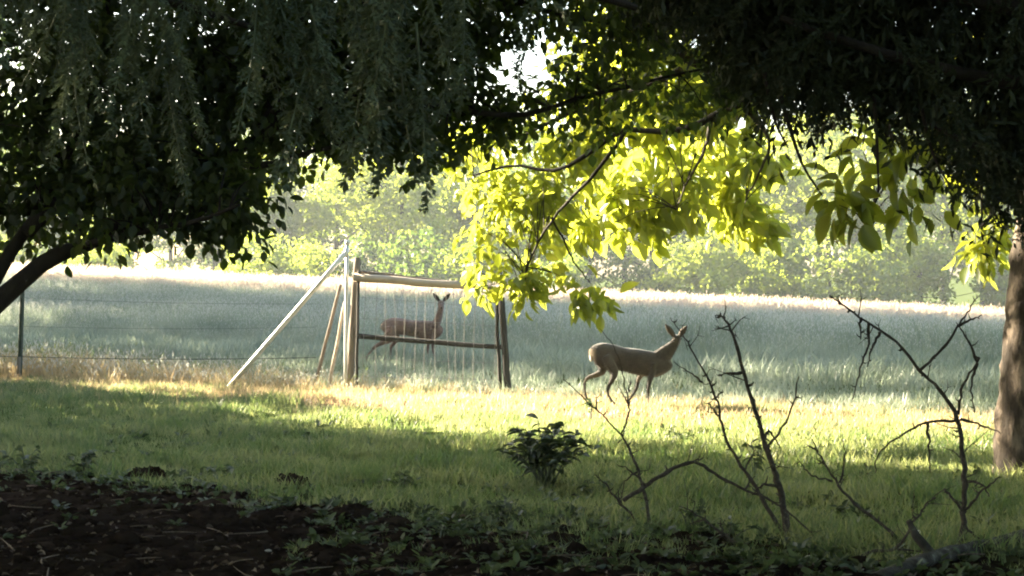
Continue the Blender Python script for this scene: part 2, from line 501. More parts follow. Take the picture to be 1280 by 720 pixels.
n = 9000
s = rng.uniform(-92, -2, n); p = 55 + 11 * rng.uniform(size=n)
x = s * .827 + p * .562; y = -s * .562 + p * .827
keep = np.abs(x) < .268 * y + 7
scatter('lit_crest_grass', 'cream and pinkish grass heads, coloured paler to brighten the sunlit crest of the meadow', onground(x[keep], y[keep]),
        [tuft('lit_crest_tuft', 12, .55, .78, .25, .014, .25, [M['crop'], M['lit_crest']], .12, 2, .9) for _ in range(4)], .85, 1.1)
# ------------------------------------------------------------------ soil crumbs and litter
def blob(n_sub, jit, sq=1.0):
    v = rand_dirs(1)
    # an icosahedron, roughened
    t = (1 + 5 ** .5) / 2
    v = nrm(np.array([[-1, t, 0], [1, t, 0], [-1, -t, 0], [1, -t, 0], [0, -1, t], [0, 1, t], [0, -1, -t], [0, 1, -t], [t, 0, -1], [t, 0, 1], [-t, 0, -1], [-t, 0, 1]], float))
    f = np.array([[0, 11, 5], [0, 5, 1], [0, 1, 7], [0, 7, 10], [0, 10, 11], [1, 5, 9], [5, 11, 4], [11, 10, 2], [10, 7, 6], [7, 1, 8], [3, 9, 4], [3, 4, 2], [3, 2, 6], [3, 6, 8], [3, 8, 9], [4, 9, 5], [2, 4, 11], [6, 2, 10], [8, 6, 7], [9, 8, 1]])
    for _ in range(n_sub):
        vs = list(map(tuple, v)); cache = {}; nf = []
        def mid(a, b):
            k = (min(a, b), max(a, b))
            if k not in cache:
                m_ = nrm((np.array(vs[a]) + np.array(vs[b]))); cache[k] = len(vs); vs.append(tuple(m_))
            return cache[k]
        for a, b, c in f:
            ab, bc, ca = mid(a, b), mid(b, c), mid(c, a)
            nf += [[a, ab, ca], [b, bc, ab], [c, ca, bc], [ab, bc, ca]]
        v, f = np.array(vs), np.array(nf)
    k = rng.normal(0, 1, (5, 3)) * 1.6; ph = rng.uniform(0, 6.28, 5)
    r = 1 + jit * sum(np.sin(v @ k[j] + ph[j]) for j in range(5)) / 2 + rng.normal(0, jit * .25, len(v))
    v = v * r[:, None]; v[:, 2] *= sq
    return v, f

clods = []
for q in range(7):
    v, f = blob(1, .28, .65)
    me = mesh('crumb', v, f); me.materials.append(M['clod']); clods.append(me)
n = 26000
y = rng.uniform(8.5, 15.5, n); x = rng.uniform(-1, 1, n) * (.268 * y + 1.2)
keep = rng.uniform(size=n) < soil(x, y)
x, y = x[keep], y[keep]
sz = np.clip(rng.lognormal(-4.5, .6, len(x)), .005, .07)
scatter('soil_crumbs', 'dark crumbly earth dug over in the foreground', onground(x, y), clods, .9, 1.1, sz)
sticks = []
for q in range(6):
    v, qd, t = tube(smoothpath(np.array([[-.5, 0, 0], [-.1, rng.normal(0, .08), .05], [.5, rng.normal(0, .1), rng.uniform(0, .12)]]), 5), [.022, .02, .018, .014, .008], 4)
    me = MB().add(v, qd, t).mesh('stick'); me.materials.append(M['litter']); sticks.append(me)
n = 260
y = rng.uniform(8.5, 15, n); x = rng.uniform(-1, 1, n) * (.268 * y + 1.2)
keep = rng.uniform(size=n) < soil(x, y) * .9 + .06
x, y = x[keep], y[keep]
P = onground(x, y); P[:, 2] += .02
scatter('twig_litter', 'dry broken twigs and bark scraps lying on the dark soil', P, sticks, .05, .28)

M['dead_leaf'] = leafmat('dead leaf', (.035, .025, .018), (.15, .115, .085), 30, .2, None, .02, .5)
dl = []
for q in range(5):
    v, f = stamp(LEAF6_V * [1, 1, 3], LEAF6_F, np.zeros((1, 3)), np.array([[1, .2, rng.uniform(-.1, .4)]]), np.array([[0, rng.normal(0, .4), 1]]), np.array([1.0]), np.array([.6]))
    me = mesh('dead_leaf', v, f); me.materials.append(M['dead_leaf']); dl.append(me)
n = 2600
y = rng.uniform(8.5, 15.5, n); x = rng.uniform(-1, 1, n) * (.268 * y + 1.2)
keep = rng.uniform(size=n) < np.maximum(soil(x, y) * .8, .5 * (x > -1.2)) + .12
P = onground(x[keep], y[keep]); P[:, 2] += .018
scatter('leaf_litter', 'curled dead leaves and pale scraps scattered over the dark soil', P, dl, .02, .055)

# ------------------------------------------------------------------ distant trees and hedgerow trees
def crown_mesh(name, h, w, z0, nclump, per, leaf, m, seed, cone=0.0, lump_r=.9):
    """an irregular crown: leaf clumps spread over a lobed hull and inside it"""
    g = np.random.default_rng(seed)
    nl = 9
    lobe = np.stack([g.normal(0, .26, nl) * w, g.normal(0, .26, nl) * w, z0 + (h - z0) * g.uniform(.18, .82, nl)], 1)
    lobe = np.vstack([lobe, [[0, 0, z0 + (h - z0) * .5]], [[g.normal(0, .05) * w, 0, h - w * .25]]])
    lr = np.append(g.uniform(.2, .34, nl) * w, [w * .34, w * .24])
    if cone: lr = lr * (1.15 - cone * (lobe[:, 2] - z0) / (h - z0))
    k = g.integers(0, len(lobe), nclump)
    d = g.normal(size=(nclump, 3)); d /= np.linalg.norm(d, axis=1, keepdims=True)
    c = lobe[k] + d * (lr[k] * g.uniform(.45, 1.05, nclump))[:, None] * np.array([1, 1, 1.05])
    c = c[c[:, 2] > z0 * .8]
    n = len(c) * per
    o = np.repeat(c, per, 0) + g.normal(0, lump_r * .42, (n, 3)) * np.array([1, 1, .7])
    ax = g.normal(size=(n, 3)); nr = g.normal(size=(n, 3)) + np.array([0, 0, .9])
    L_ = leaf * g.uniform(.6, 1.35, n)
    ax = nrm(ax); sd = nrm(np.cross(nr, ax))
    v = np.stack([o - ax * L_[:, None] * .5, o - sd * L_[:, None] * .36, o + ax * L_[:, None] * .5, o + sd * L_[:, None] * .36], 1).reshape(-1, 3)
    f = np.arange(n * 4).reshape(n, 4)
    me = mesh(name, v, f); me.materials.append(m)
    return me, c

def trunk_mesh(name, h, r, cl, seed, m, nb=9):
    g = np.random.default_rng(seed + 50)
    mb = MB()
    pts = np.array([[0, 0, -.3], [g.normal(0, .1), 0, h * .3], [g.normal(0, .25), g.normal(0, .25), h * .6], [g.normal(0, .3), 0, h * .9]])
    sp = smoothpath(pts, 9)
    mb.add(*tube(sp, np.linspace(r, r * .2, 9) * np.array([1.35] + [1] * 8), 7))
    for j in g.choice(len(cl), min(nb, len(cl)), replace=False):
        i = int(np.clip((cl[j, 2] / h - .15) * 9, 1, 7))
        a = sp[i]; b = cl[j]
        mb.add(*tube(smoothpath([a, (a + b) / 2 + [0, 0, -.05 * np.linalg.norm(b - a)], b], 5), np.linspace(r * .38, r * .08, 5), 5))
    me = mb.mesh(name, True); me.materials.append(m)
    return me

protos = []
for q, (h, w, z0, m, cone) in enumerate([(18, 9.5, 2.0, 'farA', 0), (19.5, 8.0, 1.5, 'farB', .3), (16, 10.5, 1.2, 'farA', 0), (20, 10, 2.5, 'farB', 0), (15, 7, 1.0, 'farA', .35)]):
    cm, cl = crown_mesh('crown', h, w, z0, 340, 36, .36, M[m], 100 + q, cone)
    tm = trunk_mesh('trunk', h, .30, cl, 100 + q, M['bark'])
    protos.append((tm, cm))
def plant_tree(name, k, x, y, s, rz, label, group, sz=None):
    t = empty(name, (x, y, float(gz(x, y)) - .1), rz, s)
    if sz: t.scale = (s, s, s * sz)
    tag(t, label, 'tree', group)
    tm, cm = protos[k]
    obj('trunk', tm, None, t); obj('crown', cm, None, t)
    if name != 'far_tree':          # off-picture trees: turned crown copy added to deepen their shade
        c2 = obj('crown', cm, None, t); c2.rotation_euler = (0, 0, 2.1); c2.scale = (.97, .97, .98)
    return t

far = [
 # px centre, distance, proto, scale, label
 (-30, 168, 3, 1.05, 'tall deep green tree of the far wood, at its left end behind the hanging leaves'),
 (70, 176, 1, 1.1, 'dense far tree behind the meadow, seen through the dark left branches'),
 (160, 158, 2, .95, 'broad far tree whose foot shows just left of the dark gap in the wood'),
 (268, 190, 1, 1.05, 'shadowy far tree set back in the dark gap of the wood'),
 (345, 152, 4, 1.0, 'narrow sunlit far tree left of the bare metal pole top'),
 (420, 160, 0, 1.0, 'pale yellow green far tree straight behind the metal pole'),
 (500, 150, 2, .98, 'rounded pale far tree behind the top rail of the gate'),
 (585, 166, 4, 1.0, 'slim far tree just right of the gate, under the sky gap'),
 (655, 172, 2, .88, 'low round far tree below the bright sky gap'),
 (735, 155, 1, .98, 'deep green far tree between the two glowing leaf sprays'),
 (815, 160, 0, .98, 'far tree behind the brightest yellow leaf spray'),
 (890, 178, 3, 1.0, 'tall shadowy far tree above the deer'),
 (960, 150, 2, .92, 'broad far tree just right of the brightest leaf spray'),
 (1035, 164, 0, 1.02, 'pale hazy far tree left of the dark drooping leaves'),
 (1110, 150, 4, 1.08, 'narrow pale far tree behind the dark drooping leaves'),
 (1180, 160, 3, .95, 'deep green far tree left of the pale bark trunk'),
 (1260, 152, 0, .95, 'far tree hidden mostly by the pale bark trunk'),
 (1340, 160, 1, 1.0, 'far tree at the right end of the wood beyond the trunk'),
]
for cx, d, k, s, lab in far:
    plant_tree('far_tree', k, (cx - 640) / F * d, d, s, rng.uniform(0, 6.28), lab, 'trees of the far wood', 1.0)
for cx, d, k, s, lab in [(10, 200, 3, 1.2, 'back row far tree at the left edge behind the hanging leaves'), (120, 205, 1, 1.2, 'back row far tree left of the dark gap'), (215, 210, 3, 1.1, 'back row far tree closing the dark gap in the wood'), (310, 200, 1, 1.15, 'back row far tree right of the dark gap'), (400, 196, 3, 1.1, 'back row far tree above the metal brace'), (480, 205, 1, 1.1, 'back row far tree above the gate'), (560, 200, 3, 1.05, 'back row far tree left of the sky gap'), (620, 196, 2, 1.0, 'back row far tree under the sky gap'), (700, 204, 1, 1.05, 'back row far tree right of the sky gap'), (780, 196, 3, 1.1, 'back row far tree behind the glowing spray'), (860, 206, 1, 1.2, 'back row far tree right above the deer'), (930, 198, 2, 1.25, 'back row far tree right of the brightest spray'), (1000, 205, 3, 1.15, 'back row far tree left of the dark drooping leaves'), (1075, 198, 1, 1.2, 'back row far tree behind the dark drooping leaves'), (1150, 204, 3, 1.15, 'back row far tree left of the trunk'), (1230, 198, 1, 1.2, 'back row far tree behind the trunk'), (1320, 204, 3, 1.2, 'back row far tree beyond the right edge')]:
    plant_tree('far_tree', k, (cx - 640) / F * d, d, s, rng.uniform(0, 6.28), lab, 'trees of the far wood', .95)
# bushes at the wood's foot
bush_p = []
for q in range(3):
    cm, cl = crown_mesh('bush_crown', 5.2 + q * .6, 6.0, .2, 150, 34, .30, M['farA' if q != 1 else 'farB'], 300 + q, 0, .8)
    bush_p.append((trunk_mesh('bush_stem', 4.0, .10, cl, 300 + q, M['bark'], 6), cm))
bl = ['left of the dark gap in the wood', 'inside the dark gap in the wood', 'right of the dark gap in the wood', 'behind the long metal brace', 'behind the gate top rail', 'below the sky gap',
      'right of the glowing middle spray', 'above the nearer deer', 'below the brightest leaf spray', 'left of the tall dead twig fork', 'behind the dark drooping leaves', 'left of the pale bark trunk', 'behind the pale bark trunk']
bx = [120, 235, 330, 400, 505, 600, 700, 800, 880, 975, 1065, 1150, 1250]
for q, (cx, lab) in enumerate(zip(bx, bl)):
    if q == 1: continue
    d = rng.uniform(132, 142); xx = (cx - 640) / F * d
    t = empty('far_bush', (xx, d, float(gz(xx, d)) - .1), rng.uniform(0, 6.28), rng.uniform(.85, 1.2))
    tag(t, 'hazy bush at the wood foot ' + lab, 'bush', 'bushes along the foot of the far wood')
    obj('stem', bush_p[q % 3][0], None, t); obj('crown', bush_p[q % 3][1], None, t)

# tall hedgerow trees that stand left of the picture and shade the field
for q, (x, y, k, s, lab) in enumerate([
        (-20.5, 46.4, 3, .95, 'leafy tree left of the field beside the fence corner'), (-23.0, 54, 0, 1.1, 'leafy tree left of the field, second along the hedge'),
        (-25.5, 62, 2, 1.2, 'broad leafy tree third along the hedge left of the field'), (-27.8, 70.5, 3, 1.05, 'tall leafy tree fourth along the hedge left of the field'),
        (-30.2, 78.5, 0, 1.12, 'leafy tree fifth along the hedge left of the field'), (-32.2, 85, 3, 1.0, 'leafy tree at the far end of the hedge left of the field')]):
    plant_tree('hedgerow_tree', k, x, y, s, q * 1.3, lab, 'hedge trees left of the field')
# unseen trees added around the lawn to block sun and sky from the foreground
for q, (x, y, k, s) in enumerate([(-13.5, 20.6, 2, .68), (-9.0, 11.0, 0, .62), (-17, 18.5, 3, .7), (-5, -7, 3, .75), (4, -9, 0, .8), (11, -3, 2, .8), (-12, 2, 0, .75), (10, 7, 3, .6), (0, -16, 2, 1.1), (-21, 26.2, 1, .85), (-26, 27.0, 2, .8), (9.8, 15.5, 0, .8), (12.5, 22.5, 3, .8)]):
    plant_tree('unseen_shade_tree', k, x, y, s, q * 2.1 + .5, ['unseen leafy tree shading the lawn from the left', 'unseen leafy tree shading the dark soil from the left', 'unseen leafy tree shading the lawn from farthest left', 'unseen tree added behind the viewer on the left to block sky', 'unseen tree added behind the viewer on the right to block sky', 'broad unseen tree added right of the viewer to block sky', 'unseen tree added left of the viewer to block sky', 'unseen tree added right of the dark conifer to block sky', 'tall unseen tree added straight behind the viewer to block sky', 'unseen leafy tree added beyond the left trees to deepen their shade', 'unseen tree added far out on the left to deepen the shade', 'unseen tree added right of the pale flaking trunk to block sky', 'unseen tree added right of the field edge to block sky'][q], 'unseen trees added around the lawn for shade')

# unseen low bushes added to shade the far left of the lawn
for q, (x, y, s) in enumerate([(-12.3, 28.3, .72), (-15.0, 31.7, .8), (-11.0, 24.5, .66), (-11.2, 27.2, .62), (-14.0, 28.0, .8)]):
    t = empty('unseen_shade_bush', (x, y, float(gz(x, y)) - .1), q * 2.0, s)
    tag(t, ['unseen bush added to shade the left end of the lawn', 'unseen bush added by the fence corner to shade the lawn', 'unseen bush added for shade near the trees left of the lawn', 'small unseen bush added for shade between larger ones', 'unseen bush added for shade farther out on the left'][q], 'bush', 'unseen bushes added left of the lawn for shade')
    obj('stem', bush_p[q % 3][0], None, t); obj('crown', bush_p[q % 3][1], None, t)

# ------------------------------------------------------------------ near leaf trees
def proj(P):
    return 640 + P[:, 0] / P[:, 1] * F, 340 - (P[:, 2] - EYE) / P[:, 1] * F

def ell_points(c, r, n):
    d = rand_dirs(n) * (rng.uniform(size=n) ** .45)[:, None]
    return np.asarray(c) + d * np.asarray(r)

def leaf_frames(centres, per, spread, droop, face=(0, 0, 1.0)):
    n = len(centres) * per
    off = rand_dirs(n) * spread * rng.uniform(.25, 1, (n, 1))
    o = np.repeat(centres, per, 0) + off
    ax = nrm(off / spread + rng.normal(0, .5, (n, 3)) + np.array([0, 0, -droop]))
    nr = np.array(face) + rng.normal(0, .5, (n, 3))      # leaves face the light
    return o, ax, nr

def pick_out(o, ln, cell, most, ylim=(0, 720)):
    """the leaves that can be told apart best: in the frame, where leaves are thin on the picture"""
    u, w = proj(o)
    ok = (u > 2) & (u < 1278) & (w > max(2, ylim[0])) & (w < ylim[1])
    key = (np.floor(u / cell) * 1000 + np.floor(w / cell)).astype(int)
    uq, inv, cnt = np.unique(key, return_inverse=True, return_counts=True)
    score = cnt[inv] / (ln * F / o[:, 1]) + (~ok) * 1e6
    idx = np.argsort(score)[:most]
    return idx[ok[idx]]

def leaf_objects(parent, idx, o, ax, nr, ln, wd, meshes):
    for j in idx:
        a = Vector(ax[j]).normalized(); s = Vector(nr[j]).cross(a).normalized(); u = a.cross(s)
        lf = bpy.data.objects.new('leaf', meshes[int(j) % len(meshes)])
        COL.objects.link(lf)
        lf.parent = parent
        m3 = Matrix((a * float(ln[j]), s * float(wd[j]), u * float(ln[j]))).transposed().to_4x4()
        m3.translation = Vector(o[j]) - parent.location
        lf.matrix_local = m3

def wander(a, b, n, amp):
    t = np.linspace(0, 1, n)[:, None]
    k = np.cumsum(rng.normal(0, amp, (n, 3)), 0); k = k - t * k[-1]
    return np.asarray(a) * (1 - t) + np.asarray(b) * t + k

def twigs_to(mb, limbs, centres, r, share=1.0):
    """thin twigs from the nearest limb point to leaf clusters"""
    L_ = np.concatenate(limbs)
    for c in centres:
        if rng.uniform() > share: continue
        d = np.linalg.norm(L_ - c, axis=1); a = L_[int(np.argmin(d + (L_[:, 2] < c[2] - .2) * .0))]
        dd = np.linalg.norm(c - a)
        if dd < .05 or dd > .9: continue
        mid = (a + c) / 2 + np.array([0, 0, .10 * dd])
        mb.add(*tube(smoothpath([a, mid, c], 5), np.linspace(r, r * .35, 5), 4, False))

# --- apple-like tree on the left
apple_base = np.array([-3.85, 12.0, 0.0])
apple = empty('apple_tree', tuple(apple_base))
tag(apple, 'dark spreading broadleaf tree with low forked limbs at the left edge, its leaves also darkening the shaded top centre', 'tree')
def part_local(name, mb, m, parent, smooth=True):
    me = mb.mesh(name, smooth)
    base = np.array(parent.location)
    co = np.empty(len(me.vertices) * 3, np.float32); me.vertices.foreach_get('co', co)
    co = (co.reshape(-1, 3) - base.astype(np.float32)); me.vertices.foreach_set('co', co.ravel()); me.update()
    return obj(name, me, m, parent)
fork = px(-34, 400, 12.0)
part_local('trunk', MB().add(*tube(smoothpath([apple_base + [0, 0, -.1], apple_base + [.02, 0, .6], fork - [.04, 0, .15], fork + [.05, 0, .12]], 10), np.linspace(.16, .10, 10), 9, True, .04)), M['bark'], apple)
limbpaths = [
    (pxs([(-34, 405), (14, 362), (60, 326), (110, 306), (165, 276), (215, 248), (270, 205), (330, 165), (420, 120), (520, 60)], 12.0, 12.8), .068),
    (pxs([(-30, 395), (8, 325), (45, 270), (75, 215), (110, 150), (130, 60), (150, -60)], 12.0, 12.9), .05),
    (pxs([(-36, 390), (-32, 280), (-30, 150), (-10, 0), (20, -150)], 12.0, 12.6), .09),
    (pxs([(35, 290), (90, 235), (160, 190), (240, 110), (320, 10), (380, -120)], 12.1, 13.4), .05),
    (pxs([(110, 306), (140, 300), (190, 290), (250, 280), (300, 262)], 12.1, 11.6), .03),
    (pxs([(270, 205), (330, 210), (390, 190), (450, 180)], 12.4, 12.9), .03),
    (pxs([(330, 165), (400, 60), (470, -20), (560, -90)], 12.5, 13.2), .05), (pxs([(420, 120), (480, 130), (560, 140), (640, 150), (720, 130), (800, 110), (880, 90)], 12.7, 13.9), .03), (pxs([(470, -20), (600, -10), (720, 20), (820, 30)], 13, 13.8), .035),
]
limbs = []
for P, r in limbpaths:
    q = smoothpath(P, 16) + np.cumsum(rng.normal(0, .006, (16, 3)), 0)
    limbs.append(q)
    part_local('limb', MB().add(*tube(q, np.linspace(r, r * .3, 16), 7, True, .05)), M['bark'], apple)
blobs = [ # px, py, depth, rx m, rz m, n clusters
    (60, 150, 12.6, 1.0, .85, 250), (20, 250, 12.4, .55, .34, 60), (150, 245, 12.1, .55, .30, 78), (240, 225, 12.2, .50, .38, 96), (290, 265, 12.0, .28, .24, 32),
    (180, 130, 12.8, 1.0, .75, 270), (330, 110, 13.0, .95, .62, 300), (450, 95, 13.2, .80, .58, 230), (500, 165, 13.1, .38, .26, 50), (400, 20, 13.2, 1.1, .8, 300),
    (150, -60, 12.8, 1.6, 1.0, 330), (520, 20, 13.6, .9, .6, 170), (600, 40, 13.4, .5, .4, 60), (590, 130, 13.6, .5, .38, 75), (690, 130, 13.8, .6, .32, 48), (760, 50, 13.6, .6, .45, 62), (850, 30, 13.8, .6, .45, 62), (820, 130, 14.0, .55, .22, 24), (930, 90, 13.8, .3, .4, 36), (700, -30, 13.4, 1.0, .45, 140), (880, -60, 13.6, .9, .4, 120), (30, 20, 12.6, 1.0, .8, 200), (-200, 100, 12.6, 1.2, 1.2, 200), (350, -220, 13, 1.6, 1.0, 200), (0, -260, 12.6, 1.8, 1.1, 220),  # top-centre clusters: shaded canopy, its shade put in by darker apple leaf
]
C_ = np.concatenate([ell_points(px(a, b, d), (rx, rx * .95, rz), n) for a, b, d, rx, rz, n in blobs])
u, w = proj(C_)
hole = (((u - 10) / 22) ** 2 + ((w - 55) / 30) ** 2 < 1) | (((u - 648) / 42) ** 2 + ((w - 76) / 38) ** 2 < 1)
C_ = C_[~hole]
tw = MB(); twigs_to(tw, limbs, C_, .008, .28)
part_local('twigs', tw, M['bark'], apple)['kind'] = 'stuff'
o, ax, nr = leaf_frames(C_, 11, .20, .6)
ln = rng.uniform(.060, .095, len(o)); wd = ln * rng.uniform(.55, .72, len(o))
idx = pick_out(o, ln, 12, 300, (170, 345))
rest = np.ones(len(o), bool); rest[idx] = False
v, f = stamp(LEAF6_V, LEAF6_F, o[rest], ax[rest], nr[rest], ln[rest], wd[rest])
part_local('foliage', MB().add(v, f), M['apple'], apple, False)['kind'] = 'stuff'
cm, cl = crown_mesh('high_crown', 10, 8.0, 5.4, 300, 34, .26, M['apple'], 501, 0, .8)
obj('high_crown', cm, None, apple)['kind'] = 'stuff'
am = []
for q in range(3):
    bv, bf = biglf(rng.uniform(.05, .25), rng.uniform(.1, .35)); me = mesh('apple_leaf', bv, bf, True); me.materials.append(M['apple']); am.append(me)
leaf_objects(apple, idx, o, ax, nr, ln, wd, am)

# --- chestnut-like tree on the right with glowing leaf sprays
ch_base = np.array([4.06, 15.0, 0.0])
chest = empty('chestnut_tree', tuple(ch_base))
tag(chest, 'large leaved tree with pale flaking trunk at the right edge and glowing yellow green sprays', 'tree')
tp = np.array([ch_base + [-.02, 0, -.15], ch_base + [-.02, 0, .35], ch_base + [.02, 0, 1.0], ch_base + [.06, 0, 1.7], ch_base + [.16, 0, 2.6], ch_base + [.2, .1, 4.4]])
tpath = smoothpath(tp, 22)
tpath = smoothpath(tp, 46)
trk = tube(tpath, np.interp(np.linspace(0, 1, 46), [0, .04, .1, .3, 1], [.31, .265, .245, .228, .16]), 28, True, .04)
part_local('trunk', MB().add(*trk), M['pale_bark'], chest)
stub = ch_base + [-.22, -.08, .95]
#part_local('bark_flake', MB().add(*box(ch_base + [-.235, -.11, .95], (.05, .09, .22))).add(*box(ch_base + [-.255, -.06, 1.3], (.03, .10, .30))), M['pale_bark'], chest, False)
limbpaths = [
    (pxs([(1275, 185), (1200, 160), (1110, 120), (1010, 92), (945, 118), (850, 76), (780, 24), (700, -60)], 15.0, 16.5), .085),
    (pxs([(945, 118), (890, 148), (840, 166), (780, 164), (735, 196), (690, 216), (640, 210), (590, 222)], 15.7, 17.8), .035),
    (pxs([(850, 88), (780, 120), (700, 150), (640, 180)], 16.2, 17.6), .035),
    (pxs([(780, 164), (730, 230), (690, 270), (655, 330), (650, 370)], 16.7, 18.6), .02),
    (pxs([(890, 148), (880, 190), (860, 230), (850, 260)], 16.2, 19.4), .02),
    (pxs([(935, 140), (960, 180), (940, 230), (930, 255)], 15.9, 18.8), .02),
    (pxs([(1110, 190), (1100, 130), (1050, 60), (980, 20), (900, -50)], 15.2, 15.0), .07),
    (pxs([(690, 270), (720, 320), (745, 350)], 17.2, 17.2), .012),
    (pxs([(1280, 150), (1200, 165), (1140, 190), (1100, 230), (1090, 280)], 14.9, 11.6), .03),
    (pxs([(1270, 215), (1240, 250), (1228, 290), (1238, 330)], 15.0, 15.7), .018),
    (pxs([(1280, 120), (1320, 0), (1300, -200), (1200, -400)], 15.0, 15.0), .12),
    (pxs([(1290, 160), (1400, 60), (1500, -60)], 15.0, 15.5), .10),
]
limbs = []
for P, r in limbpaths:
    q = smoothpath(P, 18) + np.cumsum(rng.normal(0, .007, (18, 3)), 0)
    limbs.append(q)
    part_local('limb', MB().add(*tube(q, np.linspace(r, r * .3, 18), 7, True, .05)), M['bark'], chest)
big = [ # px, py, depth, rx, rz, clusters
    (640, 275, 18.6, .52, .55, 46), (690, 245, 18.4, .40, .30, 22), (655, 352, 18.4, .30, .20, 20), (605, 350, 18.5, .16, .18, 10), (735, 368, 18.0, .18, .08, 8), (610, 230, 18.8, .35, .2, 16),
    (830, 225, 20.4, .70, .45, 60), (800, 270, 20.4, .32, .36, 24), (930, 268, 21.4, .40, .25, 28), (890, 200, 21.2, .6, .36, 34), (955, 200, 18.6, .27, .2, 8), (765, 235, 19.8, .3, .3, 16), (720, 290, 19.2, .3, .3, 14), (905, 240, 21.2, .40, .28, 18), (800, 150, 19.6, .6, .3, 24),
    (1232, 315, 15.6, .13, .26, 16), (1222, 215, 15.9, .2, .2, 8),
    (1105, 250, 11.6, .30, .20, 7), (1130, 195, 12.0, .30, .16, 9), (1055, 255, 11.6, .12, .08, 3),
    (730, 120, 19.0, .8, .45, 52), (850, 100, 19.0, .7, .6, 62), (590, 180, 18.8, .5, .3, 24), (920, 110, 18.6, .4, .5, 28), (700, 190, 18.6, .5, .22, 26), (780, 40, 19, .8, .4, 36),
    (1230, -250, 15.2, 2.0, 1.4, 160), (850, -220, 15.6, 2.2, 1.1, 170), (1400, 60, 15.6, 1.4, 1.2, 90),
]
C_ = np.concatenate([ell_points(px(a, b, d), (rx, max(rx * .8, .25), rz), n) for a, b, d, rx, rz, n in big])
u, w = proj(C_)
hole = (((u - 648) / 46) ** 2 + ((w - 78) / 40) ** 2 < 1)
C_ = C_[~hole]
tw = MB(); twigs_to(tw, limbs, C_, .006, .3)
part_local('twigs', tw, M['bark'], chest)['kind'] = 'stuff'
per = 7
o, ax, nr = leaf_frames(C_, per, .19, .7, (-.55, .35, .8))
ln = rng.uniform(.085, .185, len(o)) * np.where((o[:, 1] > 17.9) & (o[:, 0] > .6), 1.38, 1.0) * np.where(o[:, 1] < 13, 1.15, 1); wd = ln * rng.uniform(.42, .60, len(o))
idx = pick_out(o, ln, 16, 300, (100, 400))
rest = np.ones(len(o), bool); rest[idx] = False
bv, bf = biglf(.2, .25)
v, f = stamp(LEAF6_V * np.array([1, 1, 1.6]), LEAF6_F, o[rest], ax[rest], nr[rest], ln[rest], wd[rest])
part_local('foliage', MB().add(v, f), M['chestnut'], chest, False)['kind'] = 'stuff'
cm, cl = crown_mesh('high_crown', 11.5, 10, 6.0, 300, 34, .28, M['chestnut'], 502, 0, .8)
obj('high_crown', cm, None, chest)['kind'] = 'stuff'
cmh = []
for q in range(4):
    bv, bf = biglf(rng.uniform(.05, .35), rng.uniform(.1, .4)); me = mesh('chestnut_leaf', bv, bf, True); me.materials.append(M['chestnut']); cmh.append(me)
leaf_objects(chest, idx, o, ax, nr, ln, wd, cmh)

# ------------------------------------------------------------------ conifers with hanging fronds
def frond_mesh(name, length, width, m, wood, nb=30, curve=.12):
    """a drooping spray: it hangs down -Z from its origin, branchlets on both sides, each set with needles"""
    t = np.linspace(0, 1, 12)
    k1, k2 = rng.normal(0, curve), rng.normal(0, curve)
    spine = np.stack([k1 * t * t * length, k2 * t * t * length, -t * length], 1)
    mb = MB(); v, q, tr = tube(spine, np.linspace(.006, .0015, 12), 4); mb.add(v, q, tr); nw = len(q) + len(tr)
    oo, aa, ll = [], [], []
    for i in range(nb):
        tt = (i + rng.uniform(0, .6)) / nb
        c = np.array([np.interp(tt, t, spine[:, j]) for j in range(3)])
        ln_ = width * (.35 + .65 * math.sin(math.pi * min(1, .12 + tt * .95)) ) * rng.uniform(.6, 1.2) * (1 - .45 * tt)
        az = (i % 2) * math.pi + rng.normal(0, .8)
        d = np.array([math.cos(az) * .8, math.sin(az) * .8, -rng.uniform(.35, 1.0)]); d /= np.linalg.norm(d)
        nn = max(5, int(ln_ / .008))
        for j in range(nn):
            q_ = c + d * ln_ * j / nn + np.array([0, 0, -.25 * ln_ * (j / nn) ** 2])
            for s_ in (-1, 1):
                side = np.cross(d, [0, 0, 1.0]) * s_
                oo.append(q_); aa.append(d * .8 + side * .75 + rng.normal(0, .22, 3)); ll.append(.030 * rng.uniform(.7, 1.25) * (1 - .3 * j / nn))
    oo, aa, ll = map(np.array, (oo, aa, ll))
    v, f = stamp(LEAF2_V, LEAF2_F, oo, aa, np.array([[0, 0, 1.0]]) + rng.normal(0, .5, (len(oo), 3)), ll, np.full(len(oo), .0105))
    mb.add(v, f)
    me = mb.mesh(name)
    me.materials.append(m); me.materials.append(wood)
    return me

def conifer(name, label, base, h, specs, frondset, m, r0, nb_extra):
    """trunk, branches given as paths, fronds hung along them"""
    t = empty(name, tuple(base))
    tag(t, label, 'tree')
    b = np.asarray(base)
    tp = smoothpath([b + [0, 0, -.2], b + [.03, 0, h * .4], b + [0, .05, h]], 12)
    part_local('trunk', MB().add(*tube(tp, np.linspace(r0, r0 * .15, 12), 10, True, .03)), M['bark'], t)
    allb = []
    for P, r in specs:
        q = smoothpath(P, 14) + np.cumsum(rng.normal(0, .008, (14, 3)), 0)
        allb.append(q)
        part_local('branch', MB().add(*tube(q, np.linspace(r, r * .25, 14), 6, True, .05)), M['bark'], t)
    return t, allb

